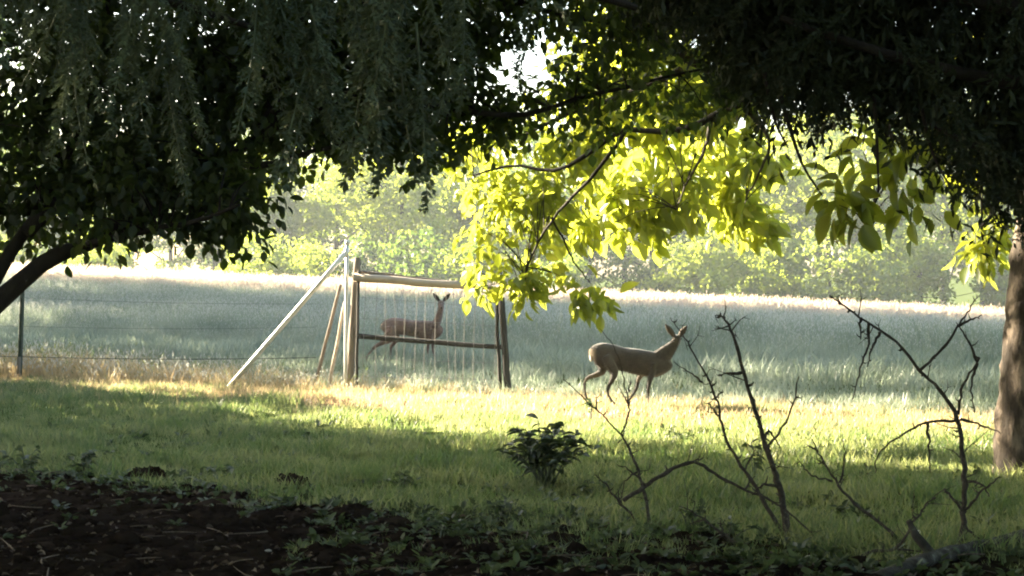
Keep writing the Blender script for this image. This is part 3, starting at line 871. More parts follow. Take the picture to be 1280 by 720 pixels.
def upper_crown(t, z0, z1, rad, n, m, seed, lf=.16, name='crown'):
    g = np.random.default_rng(seed)
    a = g.uniform(0, 6.28, n); zz = g.uniform(0, 1, n) ** 1.3
    rr = rad * (1 - .75 * zz) * np.sqrt(g.uniform(.05, 1, n))
    c = np.stack([np.cos(a) * rr, np.sin(a) * rr, z0 + (z1 - z0) * zz], 1)
    per = 26
    o_ = np.repeat(c, per, 0) + g.normal(0, .28, (n * per, 3))
    v, f = stamp(LEAF2_V, LEAF2_F, o_, g.normal(size=(n * per, 3)) - [0, 0, .5], g.normal(size=(n * per, 3)) + [0, 0, 1.0], lf * g.uniform(.6, 1.3, n * per), lf * .5)
    o2 = obj(name, mesh(name, v, f), m, t); o2['kind'] = 'stuff'

def hang(t, at, me, s, rz, tilt):
    o_ = bpy.data.objects.new('frond', me); COL.objects.link(o_); o_.parent = t
    o_.location = Vector(at) - t.location
    o_.rotation_euler = (tilt[0], tilt[1], rz)
    o_.scale = (s, s, s)
    return o_

fr_a = [frond_mesh('frond', .62, .105, M['needle'], M['bark'], 34) for _ in range(6)]
base = np.array([-3.1, 5.2, 0.0])
specs = [
    ([base + [0, 0, 2.9], [-2.0, 5.6, 3.0], [-1.0, 6.0, 2.72], [-.1, 6.3, 2.62], [.45, 6.5, 2.5]], .05),
    ([base + [0, 0, 2.6], [-2.3, 6.0, 2.75], [-1.5, 6.5, 2.62], [-.9, 6.9, 2.5]], .045),
    ([base + [0, 0, 3.3], [-1.6, 5.0, 3.3], [-.3, 5.3, 3.0], [.6, 5.7, 2.8]], .05),
    ([base + [0, 0, 3.5], [-2.4, 7.0, 3.4], [-1.2, 7.6, 3.0], [-.2, 8.0, 2.75]], .05),
]
con, brs = conifer('hanging_conifer', 'dark conifer whose grey green fronds hang down across the top left', base, 11, specs, fr_a, M['needle'], .22, 0)
upper_crown(con, 4.6, 12.0, 5.0, 700, M['needle'], 11, .22)
# fronds placed where the photograph shows them: px of the frond's top, how far it hangs (px), depth
fl = [(88, -30, 165, 6.0), (70, -40, 120, 6.1), (120, -60, 190, 6.05), (150, -30, 160, 6.1), (165, -60, 190, 5.9), (195, -50, 160, 6.2), (235, -60, 130, 6.0), (265, -40, 110, 6.2), (210, 30, 160, 6.4),
      (300, -60, 130, 6.1), (325, -30, 190, 6.0), (340, -20, 190, 6.1), (355, -60, 150, 6.2), (395, -20, 220, 6.0), (402, 10, 235, 6.1), (388, 40, 160, 6.2), (415, -50, 140, 6.3), (440, -40, 200, 6.5), (505, -40, 200, 6.5),
      (530, -60, 180, 6.6), (475, -50, 300, 7.2), (490, -30, 300, 7.3), (460, -40, 260, 7.2), (520, -10, 240, 7.3), (30, -60, 130, 6.2), (45, -40, 110, 6.3), (105, 20, 210, 6.6), (215, 100, 160, 6.6), (565, -60, 120, 6.6), (600, -60, 90, 6.7), (10, -70, 120, 6.4)]
for a_, b_, hh_, d_ in fl:
    for rep in range(2):
        s_ = hh_ * d_ / F / .62 * rng.uniform(.85, 1.08)
        P_ = px(a_ + rng.normal(0, 9), b_ + rng.normal(0, 14), d_ + rng.normal(0, .12))
        hang(con, P_, fr_a[int(rng.integers(6))], max(.45, s_), rng.uniform(0, 6.28), (rng.normal(0, .12), rng.normal(0, .16)))
# the rest of its fronds, along the boughs
for q in brs:
    for _ in range(7):
        c = q[int(rng.integers(2, 14))] + rng.normal(0, .10, 3)
        hang(con, c + [0, 0, .05], fr_a[int(rng.integers(6))], rng.uniform(.7, 1.1), rng.uniform(0, 6.28), (rng.normal(0, .5), rng.normal(0, .5)))
# twigs from which the fronds hang
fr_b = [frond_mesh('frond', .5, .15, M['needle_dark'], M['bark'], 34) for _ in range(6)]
base = np.array([4.6, 9.6, 0.0])
def P9(pts, d0=9.2, d1=9.2): return list(pxs(pts, d0, d1))
specs = [
    ([base + [0, 0, 2.7]] + P9([(1500, 40), (1300, 10), (1120, -20), (950, -40), (820, -70)], 9.4, 9.0), .06),
    ([base + [0, 0, 2.4]] + P9([(1480, 130), (1330, 110), (1200, 90), (1080, 60), (960, 20)], 9.5, 9.0), .06),
    ([base + [0, 0, 2.1]] + P9([(1480, 230), (1360, 210), (1260, 190), (1180, 150)], 9.6, 9.3), .05),
    ([base + [0, 0, 3.1]] + P9([(1450, -90), (1250, -110), (1000, -140), (800, -160)], 9.2, 9.8), .06),
    ([base + [0, 0, 2.5]] + P9([(1400, 80), (1240, 50), (1100, 40), (990, 60)], 9.8, 10.2), .05),
]
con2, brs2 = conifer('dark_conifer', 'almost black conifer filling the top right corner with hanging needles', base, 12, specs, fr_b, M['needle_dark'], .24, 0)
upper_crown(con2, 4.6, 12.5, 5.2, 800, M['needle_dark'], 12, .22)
poly = np.array([(760, -40), (840, 5), (900, 55), (940, 115), (985, 160), (1060, 140), (1120, 145), (1170, 185), (1205, 250), (1250, 268), (1290, 300), (1400, 310)])
nf = 0
needle_mass = MB()
for _ in range(1000):
    a_ = rng.uniform(800, 1400); lim = np.interp(a_, poly[:, 0], poly[:, 1]) - 30; b_ = rng.uniform(-260, lim)
    c = px(a_, b_, rng.uniform(9.2, 11.0))
    m_ = 60
    o_ = c + rng.normal(0, .11, (m_, 3)) * [1, 1, 1.2]
    needle_mass.add(*stamp(LEAF2_V, LEAF2_F, o_, rng.normal(size=(m_, 3)) * .7 - [0, 0, .9], rng.normal(size=(m_, 3)), rng.uniform(.05, .11, m_), np.full(m_, .022)))
part_local('inner_needles', needle_mass, M['needle_dark'], con2, False)['kind'] = 'stuff'
while nf < 290:
    a_ = rng.uniform(770, 1380); lim = np.interp(a_, poly[:, 0], poly[:, 1]); b_ = rng.uniform(-190, lim)
    d_ = rng.uniform(8.9, 10.4); ln_ = .5 * F / d_
    s_ = rng.uniform(.6, 1.15)
    top = min(b_, lim - ln_ * s_ * .85 + rng.normal(0, 8))
    hang(con2, px(a_, top, d_), fr_b[int(rng.integers(6))], s_, rng.uniform(0, 6.28), (rng.normal(0, .3), rng.normal(0, .4)))
    nf += 1
# bare twigs under it
mbw = MB()
for pts in ([(975, 120), (990, 170), (1005, 210), (1028, 245)], [(1092, 120), (1096, 180), (1098, 240)], [(955, 90), (968, 150), (985, 185)], [(1150, 130), (1165, 190), (1185, 230)]):
    mbw.add(*tube(smoothpath(pxs(pts, 9.3), 9), np.linspace(.012, .004, 9), 5))
part_local('bare_twig', mbw, M['bark'], con2)

# ------------------------------------------------------------------ gate, posts, props and fence
def rod(name, a, b, r0, r1, m, parent=None, sides=10, jit=.03, n=8, wob=.004):
    q = wander(a, b, n, wob)
    mb = MB().add(*tube(q, np.linspace(r0, r1, n), sides, True, jit))
    if parent is None:
        o_ = obj(name, mb.mesh(name, True), m); return o_
    return part_local(name, mb, m, parent)
def gp(x, y, d): return px(x, y, d)
GD0, GD1 = 26.0, 25.4
def gd(x): return GD0 + (x - 437) / (632 - 437) * (GD1 - GD0)
k0 = GD0 / F
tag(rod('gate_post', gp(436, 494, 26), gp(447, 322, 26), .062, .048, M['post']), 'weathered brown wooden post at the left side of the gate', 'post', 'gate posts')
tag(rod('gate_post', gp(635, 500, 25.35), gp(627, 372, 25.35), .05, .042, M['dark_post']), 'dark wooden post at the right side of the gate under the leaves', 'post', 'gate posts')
t = empty('metal_pole', tuple(gp(432, 488, 25.9)))
tag(t, 'upright shiny metal tube standing against the left gate post', 'pole')
rod('tube', gp(431.5, 490, 25.9), gp(434, 305, 25.9), .024, .024, M['alu'], t, 10, 0, 5, .001)
rod('cap', gp(434, 306, 25.9), gp(434.3, 300, 25.9), .032, .03, M['alu'], t, 10, 0, 3, 0)
part_local('clamp', MB().add(*tube(np.array([gp(432, 322, 25.86), gp(433.4, 310, 25.86)]), .034, 10)), M['alu'], t)
tag(rod('metal_brace', gp(286, 484, 26.1), gp(431, 317, 25.83), .034, .032, M['alu'], None, 10, 0, 6, .002), 'long slanting metal tube propping the upright pole from the left', 'brace')
tag(rod('wooden_prop', gp(394, 480, 26.6), gp(426, 356, 26.15), .026, .022, M['post']), 'brown stick leaning toward the gate post, left of two', 'prop', 'sticks leaning on the gate post')
tag(rod('wooden_prop', gp(413, 478, 26.3), gp(431, 378, 26.05), .026, .02, M['pale_wood']), 'pale sunlit stick leaning on the gate post, right of two', 'prop', 'sticks leaning on the gate post')
gate = empty('wire_gate', tuple(gp(535, 489, 25.75)))
tag(gate, 'homemade wooden gate with wire mesh and a light top rail standing in dry grass', 'gate')
def gb(name, x0, y0, x1, y1, r0, r1, m, off=0.0, n=8):
    return rod(name, gp(x0, y0, gd(x0) - off), gp(x1, y1, gd(x1) - off), r0, r1, m, gate, 8, .03, n, .005)
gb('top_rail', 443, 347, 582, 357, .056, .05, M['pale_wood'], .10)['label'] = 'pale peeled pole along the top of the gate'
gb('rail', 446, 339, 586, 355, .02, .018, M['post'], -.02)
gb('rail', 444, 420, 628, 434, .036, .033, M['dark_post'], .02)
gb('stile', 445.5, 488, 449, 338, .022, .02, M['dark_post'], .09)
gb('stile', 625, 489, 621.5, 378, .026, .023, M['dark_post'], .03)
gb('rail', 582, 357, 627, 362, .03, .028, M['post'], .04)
wx = np.linspace(458, 618, 14)
for q, x in enumerate(wx):
    y0 = 347 + (x - 443) * .075
    mm = M['wire']
    gb('wire', x + rng.normal(0, 1.2), y0, x + rng.normal(0, 2), 490, .0031, .0031, mm, .05, 9)
for fy in (.18, .36, .72, .88):
    ya = 347 + fy * 140; yb = 362 + fy * 128
    gb('wire', 449, ya, 622, yb, .0025, .0025, M['wire'], .055, 10)
# wire fence on the left
fence = empty('wire_fence', tuple(gp(25, 476, 28.0)))
tag(fence, 'dark metal stake with thin wires running right to the gate', 'fence')
rod('stake', gp(24, 482, 28.0), gp(29, 338, 28.0), .038, .034, M['stake'], fence, 8, .02, 6, .002)
part_local('stake_foot', MB().add(*tube(np.array([gp(22.5, 480, 27.97), gp(23.5, 446, 27.97)]), .03, 8)), M['post'], fence)
for y0, y1, r in ((446, 447, .0055), (408, 409, .002), (372, 380, .002)):
    q = np.array([gp(25 + (395 - 25) * k / 8, y0 + (y1 - y0) * k / 8 + 2.5 * math.sin(math.pi * k / 8), 28.0 + (26.3 - 28) * k / 8) for k in range(9)])
    part_local('wire', MB().add(*tube(q, r, 5)), M['stake'], fence)
    q = np.array([gp(25, y0, 28.0), gp(-180, y0 - 4, 29.2)])
    part_local('wire', MB().add(*tube(q, r, 5)), M['stake'], fence)

# ------------------------------------------------------------------ deer
def furmat(name, base, dark, pale):
    m, nt, out = newmat(name)
    L = nt.links.new
    tc = nt.nodes.new('ShaderNodeTexCoord')
    sep = nt.nodes.new('ShaderNodeSeparateXYZ'); L(tc.outputs['Object'], sep.inputs[0])
    mp = nt.nodes.new('ShaderNodeMapping'); mp.inputs['Scale'].default_value = (30, 90, 90); L(tc.outputs['Object'], mp.inputs[0])
    fur = ramp(nt, noise(nt, 1.0, 5, mp.outputs[0]), [(.3, dark), (.7, base)])
    def mr(sock, a, b):
        k = nt.nodes.new('ShaderNodeMapRange'); L(sock, k.inputs[0])
        k.inputs[1].default_value, k.inputs[2].default_value = a, b
        return k.outputs[0]
    att = nt.nodes.new('ShaderNodeAttribute'); att.attribute_name = 'pale'
    mx = nt.nodes.new('ShaderNodeMixRGB'); L(att.outputs['Fac'], mx.inputs[0])
    pat = ramp(nt, noise(nt, 5.0, 4, tc.outputs['Object']), [(.35, (.55, .55, .55)), (.65, (1.35, 1.3, 1.25))])
    mm = nt.nodes.new('ShaderNodeMixRGB'); mm.blend_type = 'MULTIPLY'; mm.inputs[0].default_value = 1.0
    L(fur, mm.inputs[1]); L(pat, mm.inputs[2]); L(mm.outputs[0], mx.inputs[1]); mx.inputs[2].default_value = (*pale, 1)
    p = nt.nodes.new('ShaderNodeBsdfPrincipled'); L(mx.outputs[0], p.inputs['Base Color'])
    p.inputs['Roughness'].default_value = .9; p.inputs['Specular IOR Level'].default_value = .2
    p.inputs['Sheen Weight'].default_value = .25
    b = nt.nodes.new('ShaderNodeBump'); b.inputs['Strength'].default_value = .4; b.inputs['Distance'].default_value = .01
    L(noise(nt, 2.0, 5, mp.outputs[0]), b.inputs['Height']); L(b.outputs[0], p.inputs['Normal'])
    L(p.outputs[0], out.inputs[0])
    return m

def deer(name, label, at, torso, neck, head, legs, ears, fur, pale_fn, ear_m):
    t = empty(name, tuple(at))
    tag(t, label, 'deer')
    mb = MB()
    def chain(pts, n, sides=14):
        a = np.asarray(pts, float)         # x, y, z, half-width, half-height
        s = smoothpath(a, n)
        p = s[:, :3]
        v, q, tr = tube(p, np.maximum(s[:, 3], .004), sides, True, 0, np.maximum(s[:, 4], .004) / np.maximum(s[:, 3], .004))
        mb.add(v, q, tr)
    chain([(x, 0, z, a, b) for x, z, a, b in torso], 26, 18)
    chain(neck, 14); chain(head, 14)
    for lg in legs: chain([(x, y, z, r, r2) for x, y, z, r, r2 in lg], 18, 10)
    me = mb.mesh('body_raw', True)
    tmp = bpy.data.objects.new('body_raw', me); COL.objects.link(tmp)
    r = tmp.modifiers.new('r', 'REMESH'); r.mode = 'VOXEL'; r.voxel_size = .009; r.use_smooth_shade = True
    s = tmp.modifiers.new('s', 'SMOOTH'); s.factor = .5; s.iterations = 5
    dg = bpy.context.evaluated_depsgraph_get(); dg.update()
    bm_ = bpy.data.meshes.new_from_object(tmp.evaluated_get(dg))
    bpy.data.objects.remove(tmp)
    bm_.name = 'body'
    co = np.empty(len(bm_.vertices) * 3, np.float32); bm_.vertices.foreach_get('co', co); co = co.reshape(-1, 3)
    a = bm_.attributes.new('pale', 'FLOAT', 'POINT'); a.data.foreach_set('value', pale_fn(co).astype(np.float32))
    bm_.materials.clear(); bm_.materials.append(fur)
    obj('body', bm_, None, t)
    # coat: short hairs lying backward and down
    nn = np.empty(len(co) * 3, np.float32); bm_.vertices.foreach_get('normal', nn); nn = nn.reshape(-1, 3)
    pick = rng.choice(len(co), min(len(co), 14000), replace=False)
    hv, hf = stamp(np.array([[0, -.5, 0], [0, .5, 0], [1, 0, 0]], float), np.array([[0, 1, 2]]), co[pick] - nn[pick] * .002,
                   nn[pick] * .35 + np.array([-.75, 0, -.45]) + rng.normal(0, .18, (len(pick), 3)), nn[pick] + rng.normal(0, .3, nn[pick].shape),
                   rng.uniform(.014, .03, len(pick)), np.full(len(pick), .0045))
    cm_ = mesh('coat', hv, hf); pv_ = np.repeat(pale_fn(co[pick]), 3)
    a = cm_.attributes.new('pale', 'FLOAT', 'POINT'); a.data.foreach_set('value', pv_.astype(np.float32))
    obj('coat', cm_, fur, t)['kind'] = 'stuff'
    # ears: cupped leaf shapes with thickness
    for b, tip, fac in ears:
        b, tip = np.array(b), np.array(tip)
        ln_ = np.linalg.norm(tip - b); d = (tip - b) / ln_
        fac = nrm(np.array(fac, float)); sd = nrm(np.cross(d, fac)); fac = np.cross(sd, d)
        tt = np.linspace(0, 1, 8); ww = np.array([.016, .024, .031, .034, .032, .025, .014, .002])
        V_ = []; F_ = []
        for k_, (a_, w_) in enumerate(zip(tt, ww)):
            c = b + d * ln_ * a_
            for j in range(5):
                an = (j - 2) / 2
                V_.append(c + sd * w_ * an - fac * w_ * .55 * (1 - an * an) + fac * .004)
            for j in range(5):
                an = (2 - j) / 2
                V_.append(c + sd * w_ * an * 1.04 - fac * w_ * .55 * (1 - an * an) - fac * .004)
        for k_ in range(7):
            for j in range(10):
                F_.append((k_ * 10 + j, k_ * 10 + (j + 1) % 10, k_ * 10 + 10 + (j + 1) % 10, k_ * 10 + 10 + j))
        obj('ear', mesh('ear', np.array(V_), np.array(F_), True), ear_m, t)
    return t

fur1 = furmat('brown grey fur', (.054, .046, .041), (.028, .024, .022), (.30, .24, .18))
fur2 = furmat('red brown fur', (.21, .125, .095), (.12, .075, .06), (.5, .4, .3))
earm = solidmat('ear fur', [(.3, (.035, .027, .022)), (.7, (.07, .055, .042))], 30, .9, .3, 80)
def add_face(t, c, mz, up, m_eye, sides):
    """nose and eyes: c head centre, mz muzzle tip"""
    c, mz, up = map(np.array, (c, mz, up))
    d = nrm(mz - c); sd = np.cross(d, up)
    v, f = blob(1, .0); obj('nose', mesh('nose', v * np.array([.014, .014, .012]) + mz + d * .004, f, True), m_eye, t)
    for s_ in sides:
        v, f = blob(1, .0); obj('eye', mesh('eye', v * .012 + c + d * .035 + sd * s_ * .040 + up * .014, f, True), m_eye, t)
eyem = solidmat('dark wet eye', [(.3, (.01, .009, .008)), (.7, (.016, .014, .012))], 5, .15, 0, 5)

x1, y1 = (790 - 640) / F * 22.35, 22.35
d1 = deer('roe_deer', 'brown roe deer walking right on the lawn edge with its head turned away', (x1, y1, float(gz(x1, y1))),
    [(-.475, .60, .035, .05), (-.445, .615, .08, .11), (-.36, .62, .108, .145), (-.24, .598, .110, .146), (-.10, .572, .112, .138), (.04, .545, .122, .150), (.16, .522, .118, .152), (.26, .505, .100, .150), (.36, .512, .078, .118), (.43, .525, .058, .08), (.46, .54, .03, .04)],
    [(.29, 0, .545, .085, .115), (.38, 0, .625, .068, .098), (.445, 0, .69, .056, .078), (.495, .005, .745, .047, .058), (.525, .015, .80, .044, .048)],
    [(.515, -.03, .785, .030, .034), (.525, .01, .805, .050, .052), (.535, .06, .80, .046, .050), (.548, .11, .782, .034, .038), (.558, .16, .765, .024, .027), (.562, .185, .758, .015, .017)],
    [ # x, y, z, r, r2
     [(-.30, -.05, .60, .075, .10), (-.25, -.075, .50, .062, .10), (-.205, -.08, .41, .045, .065), (-.235, -.075, .33, .029, .036), (-.272, -.07, .255, .022, .027), (-.285, -.07, .17, .015, .017), (-.245, -.07, .10, .014, .015), (-.205, -.07, .055, .016, .017), (-.178, -.07, .012, .017, .018)],
     [(-.34, .05, .60, .07, .09), (-.335, .07, .49, .058, .085), (-.35, .075, .415, .044, .055), (-.44, .075, .375, .029, .034), (-.52, .075, .345, .022, .026), (-.548, .07, .285, .015, .018), (-.545, .07, .20, .013, .014), (-.535, .07, .14, .015, .016), (-.520, .07, .10, .016, .016)],
     [(.24, -.05, .52, .05, .08), (.235, -.065, .42, .042, .055), (.205, -.07, .32, .028, .032), (.188, -.07, .22, .020, .021), (.19, -.07, .12, .014, .014), (.19, -.07, .06, .016, .016), (.205, -.07, .012, .017, .018)],
     [(.20, .05, .50, .05, .07), (.145, .065, .42, .040, .052), (.085, .07, .335, .027, .030), (.055, .07, .215, .020, .021), (.0, .07, .125, .014, .014), (-.04, .07, .065, .015, .016), (-.05, .07, .012, .017, .018)]],
    [((.497, 0, .835), (.385, -.03, .985), (-.2, .8, -.1)), ((.552, .015, .838), (.648, .0, .965), (.3, .8, -.1))],
    fur1, lambda c: np.clip(np.clip((-.41 - c[:, 0]) / .05, 0, 1) * (np.abs(c[:, 2] - .59) < .10) + .35 * np.clip((.44 - c[:, 2]) / .06, 0, 1) * (np.abs(c[:, 1]) < .06) * (c[:, 2] > .3), 0, .85), earm)
add_face(d1, (.535, .05, .80), (.562, .185, .758), (0, 0, 1), eyem, (-1, 1))
v, f = blob(2, .12); obj('rump_patch', mesh('rump_patch', v * np.array([.020, .045, .055]) + np.array([-.478, 0, .60]), f, True), solidmat('cream fur', [(.3, (.26, .22, .17)), (.7, (.40, .35, .29))], 40, .9, .4, 90), d1)

x2, y2 = (517 - 640) / F * 31.0, 31.0
d2 = deer('roe_deer', 'red brown roe deer standing alert behind the wire gate', (x2, y2, float(gz(x2, y2))),
    [(-.515, .535, .02, .03), (-.495, .55, .06, .075), (-.44, .575, .092, .115), (-.35, .592, .11, .138), (-.22, .59, .112, .138), (-.08, .568, .112, .130), (.07, .55, .12, .142), (.20, .53, .118, .158), (.30, .525, .102, .155), (.38, .54, .08, .125), (.43, .57, .05, .08), (.45, .59, .02, .03)],
    [(.34, 0, .58, .08, .12), (.395, 0, .69, .062, .092), (.425, 0, .79, .052, .068), (.445, 0, .88, .046, .054), (.45, -.01, .94, .044, .046)],
    [(.45, .03, .955, .03, .033), (.45, -.01, .965, .052, .053), (.452, -.06, .955, .046, .050), (.455, -.11, .93, .034, .038), (.457, -.16, .905, .025, .028), (.458, -.185, .895, .015, .017)],
    [
     [(-.38, -.05, .58, .08, .12), (-.375, -.07, .47, .068, .115), (-.40, -.075, .385, .05, .075), (-.50, -.075, .33, .034, .042), (-.61, -.07, .27, .025, .03), (-.68, -.07, .19, .018, .02), (-.75, -.07, .11, .014, .014), (-.755, -.07, .05, .016, .017), (-.735, -.07, .01, .017, .018)],
     [(-.36, .05, .58, .08, .12), (-.31, .07, .48, .068, .11), (-.27, .075, .39, .048, .07), (-.33, .075, .31, .033, .04), (-.37, .07, .245, .022, .026), (-.375, .07, .15, .015, .016), (-.365, .07, .05, .016, .017), (-.35, .07, .01, .017, .018)],
     [(.30, -.05, .54, .05, .08), (.285, -.065, .43, .042, .055), (.25, -.07, .33, .028, .032), (.235, -.07, .22, .02, .021), (.235, -.07, .12, .014, .014), (.235, -.07, .05, .016, .016), (.25, -.07, .01, .017, .018)],
     [(.32, .05, .54, .05, .08), (.32, .065, .43, .042, .055), (.31, .07, .33, .028, .032), (.31, .07, .22, .02, .021), (.315, .07, .12, .014, .014), (.315, .07, .05, .016, .016), (.33, .07, .01, .017, .018)]],
    [((.42, -.005, 1.0), (.315, -.01, 1.13), (-.25, -.9, 0)), ((.482, -.005, 1.0), (.60, -.01, 1.125), (.25, -.9, 0))],
    fur2, lambda c: np.clip((-.46 - c[:, 0]) / .05, 0, 1) * (np.abs(c[:, 2] - .58) < .09) * .4, earm)
add_face(d2, (.452, -.05, .96), (.458, -.185, .895), (0, 0, 1), eyem, (-1, 1))

# ------------------------------------------------------------------ dead branches in the foreground
def ground_d(y): return EYE * F / (y - 340.0)
def dead(label, d, main, r, subs, stubs=10, group='dead branches sticking up from the soil', dtip=0.0):
    P = pxs(main, d, d + dtip)
    base = P[0].copy(); base[2] = float(gz(base[0], base[1]))
    t = empty('dead_branch', tuple(base))
    tag(t, label, 'branch', group)
    def one(P, r0, r1, nm, par):
        n = max(8, len(P) * 4)
        q = smoothpath(P, n); q[1:] += rng.normal(0, .0035, (n - 1, 3))
        mb = MB().add(*tube(q, np.linspace(r0, r1, n) * rng.uniform(.88, 1.15, n), 6, True, .06))
        for _ in range(stubs if nm == 'stem' else max(2, stubs // 3)):
            i = int(rng.integers(2, n - 1)); a = q[i]
            dd = nrm(np.cross(q[min(i + 1, n - 1)] - q[i - 1], rng.normal(size=3)))
            ln_ = rng.uniform(.012, .045)
            mb.add(*tube(np.array([a, a + dd * ln_ * .6, a + dd * ln_ + [0, 0, ln_ * .3]]), [r0 * .5, r0 * .35, .0015], 4))
        part_local(nm, mb, M['deadwood'], par)
    one(P, r, r * .2, 'stem', t)
    fine = MB(); q0 = smoothpath(P, 40)
    for _ in range(int(stubs * .9)):
        i = int(rng.integers(8, 38)); a = q0[i]; tg = nrm(q0[i + 1] - q0[i - 1]); dd = nrm(np.cross(tg, rng.normal(size=3)) + tg * .6)
        l_ = rng.uniform(.06, .20); k = a + dd * l_ * .5 + rng.normal(0, .012, 3)
        fine.add(*tube(smoothpath([a, k, a + dd * l_ + rng.normal(0, .03, 3)], 6), np.linspace(r * .22, .0012, 6), 4))
        e_ = nrm(np.cross(dd, rng.normal(size=3)) + dd * .4)
        fine.add(*tube(np.array([k, k + e_ * l_ * .2, k + e_ * l_ * .36]), [r * .14, r * .1, .001], 4))
    part_local('fine_twigs', fine, M['deadwood'], t)['kind'] = 'stuff'
    dy = d + dtip
    for S in subs:
        # start depth: that of the nearest main point
        k_ = int(np.argmin([(m[0] - S[0][0]) ** 2 + (m[1] - S[0][1]) ** 2 for m in main]))
        ds = P[k_][1]
        one(pxs(S, ds, ds + rng.normal(0, .12)), r * .5, r * .14, 'twig', t)
    return t
dead('tall forked dead branch standing left of the pale trunk', 10.8,
     [(1200, 697), (1205, 650), (1206, 600), (1203, 560), (1196, 520), (1176, 490), (1150, 463), (1120, 428), (1080, 400), (1052, 380), (1036, 370)], .019,
     [[(1150, 463), (1176, 438), (1198, 408), (1212, 386), (1222, 368)], [(1196, 408), (1214, 400), (1228, 393)], [(1198, 518), (1206, 480), (1222, 452), (1224, 446)], [(1222, 452), (1210, 425), (1196, 404)],
      [(1195, 526), (1160, 528), (1130, 542), (1105, 560), (1096, 575), (1094, 592)], [(1200, 524), (1228, 532), (1252, 541)], [(1086, 404), (1085, 430), (1076, 460), (1066, 500)], [(1100, 415), (1090, 436), (1084, 458)], [(1076, 397), (1075, 425)], [(1208, 602), (1228, 606), (1238, 622)],
      [(1222, 454), (1214, 480), (1218, 515)], [(1205, 640), (1185, 615), (1180, 612)], [(1160, 530), (1162, 560), (1163, 592)], [(1204, 640), (1232, 610), (1252, 595)], [(1204, 655), (1225, 675), (1245, 690)]], 14, dtip=.25)
dead('straight dark dead branch rising in the middle of the thicket', 11.3,
     [(988, 682), (976, 615), (966, 584), (955, 549), (942, 507), (929, 464), (918, 422), (909, 404), (901, 391)], .022,
     [[(927, 466), (912, 467), (898, 468)], [(955, 549), (962, 540), (975, 560)], [(967, 584), (960, 560), (972, 545), (990, 510), (998, 472)], [(978, 612), (955, 606), (940, 620)]], 14, dtip=.2)
dead('slim dead branch crossing right of the deer head', 11.6,
     [(984, 674), (962, 640), (947, 613), (931, 589), (913, 558), (902, 527), (895, 498), (882, 469), (862, 431), (848, 412), (838, 397)], .014,
     [[(898, 520), (888, 508), (884, 503)], [(878, 478), (864, 467), (842, 453)], [(895, 498), (905, 488)], [(931, 589), (940, 570), (945, 560)]], 12, dtip=.3)
dead('low arched dead branch bowing over the grass', 11.2,
     [(779, 626), (807, 607), (833, 591), (867, 578), (895, 594), (931, 612), (967, 628), (995, 648), (1020, 672), (1040, 692)], .015,
     [[(867, 578), (880, 572)], [(931, 612), (945, 595)], [(807, 607), (790, 590), (772, 580)]], 8)
dead('forked thin dead branch in front of the deer', 11.8,
     [(812, 668), (811, 647), (805, 612), (795, 580), (786, 560), (776, 544), (740, 507), (704, 474)], .013,
     [[(776, 544), (783, 526), (787, 509), (783, 490), (779, 470), (773, 447), (764, 428), (749, 410)], [(786, 506), (780, 495), (772, 482)], [(786, 490), (788, 475)], [(746, 512), (745, 495)], [(797, 590), (782, 602), (776, 628)]], 8, dtip=.3)
dead('short dead stick leaning left of the forked branch', 11.9, [(808, 664), (776, 629), (760, 610), (744, 592)], .011, [[(776, 629), (772, 610)]], 5)
dead('pale leaning dead branch between the thicket and the tall fork', 10.9,
     [(1140, 690), (1110, 662), (1067, 627), (1041, 595), (1026, 570), (1014, 548)], .014,
     [[(1041, 602), (1020, 597), (1008, 588), (998, 575)], [(1050, 604), (1056, 575), (1053, 540)], [(1020, 562), (1008, 556)]], 8)
dead('low crooked dead twig lying near the white flower', 10.4, [(1050, 710), (1085, 692), (1120, 685), (1145, 650), (1158, 630), (1170, 622)], .013, [[(1120, 685), (1150, 690), (1170, 690)], [(1145, 650), (1140, 640)]], 6)
dead('dead stick rising left under the arched branch', 10.7, [(980, 712), (940, 690), (905, 668), (880, 650), (850, 632)], .012, [[(905, 668), (900, 650)], [(880, 650), (862, 655)]], 6)

# fallen log, lower right
lg = np.array([[1.8, 9.45, .05], [2.25, 10.15, .075], [2.8, 10.85, .10], [3.3, 11.5, .12], [3.9, 12.3, .12]])
lg[:, 2] = gz(lg[:, 0], lg[:, 1]) + np.array([.03, .035, .045, .05, .05])
log = empty('fallen_log', tuple(lg[2] - [0, 0, .06]))
tag(log, 'grey lichen covered log lying on the soil at the lower right', 'log')
part_local('log_stem', MB().add(*tube(smoothpath(lg, 20), np.linspace(.038, .058, 20), 12, True, .10)), M['lichen'], log)
part_local('side_stub', MB().add(*tube(np.array([lg[1], lg[1] + [-.10, .02, .12], lg[1] + [-.14, .0, .2]]), [.03, .022, .015], 7, True, .06)), M['lichen'], log)

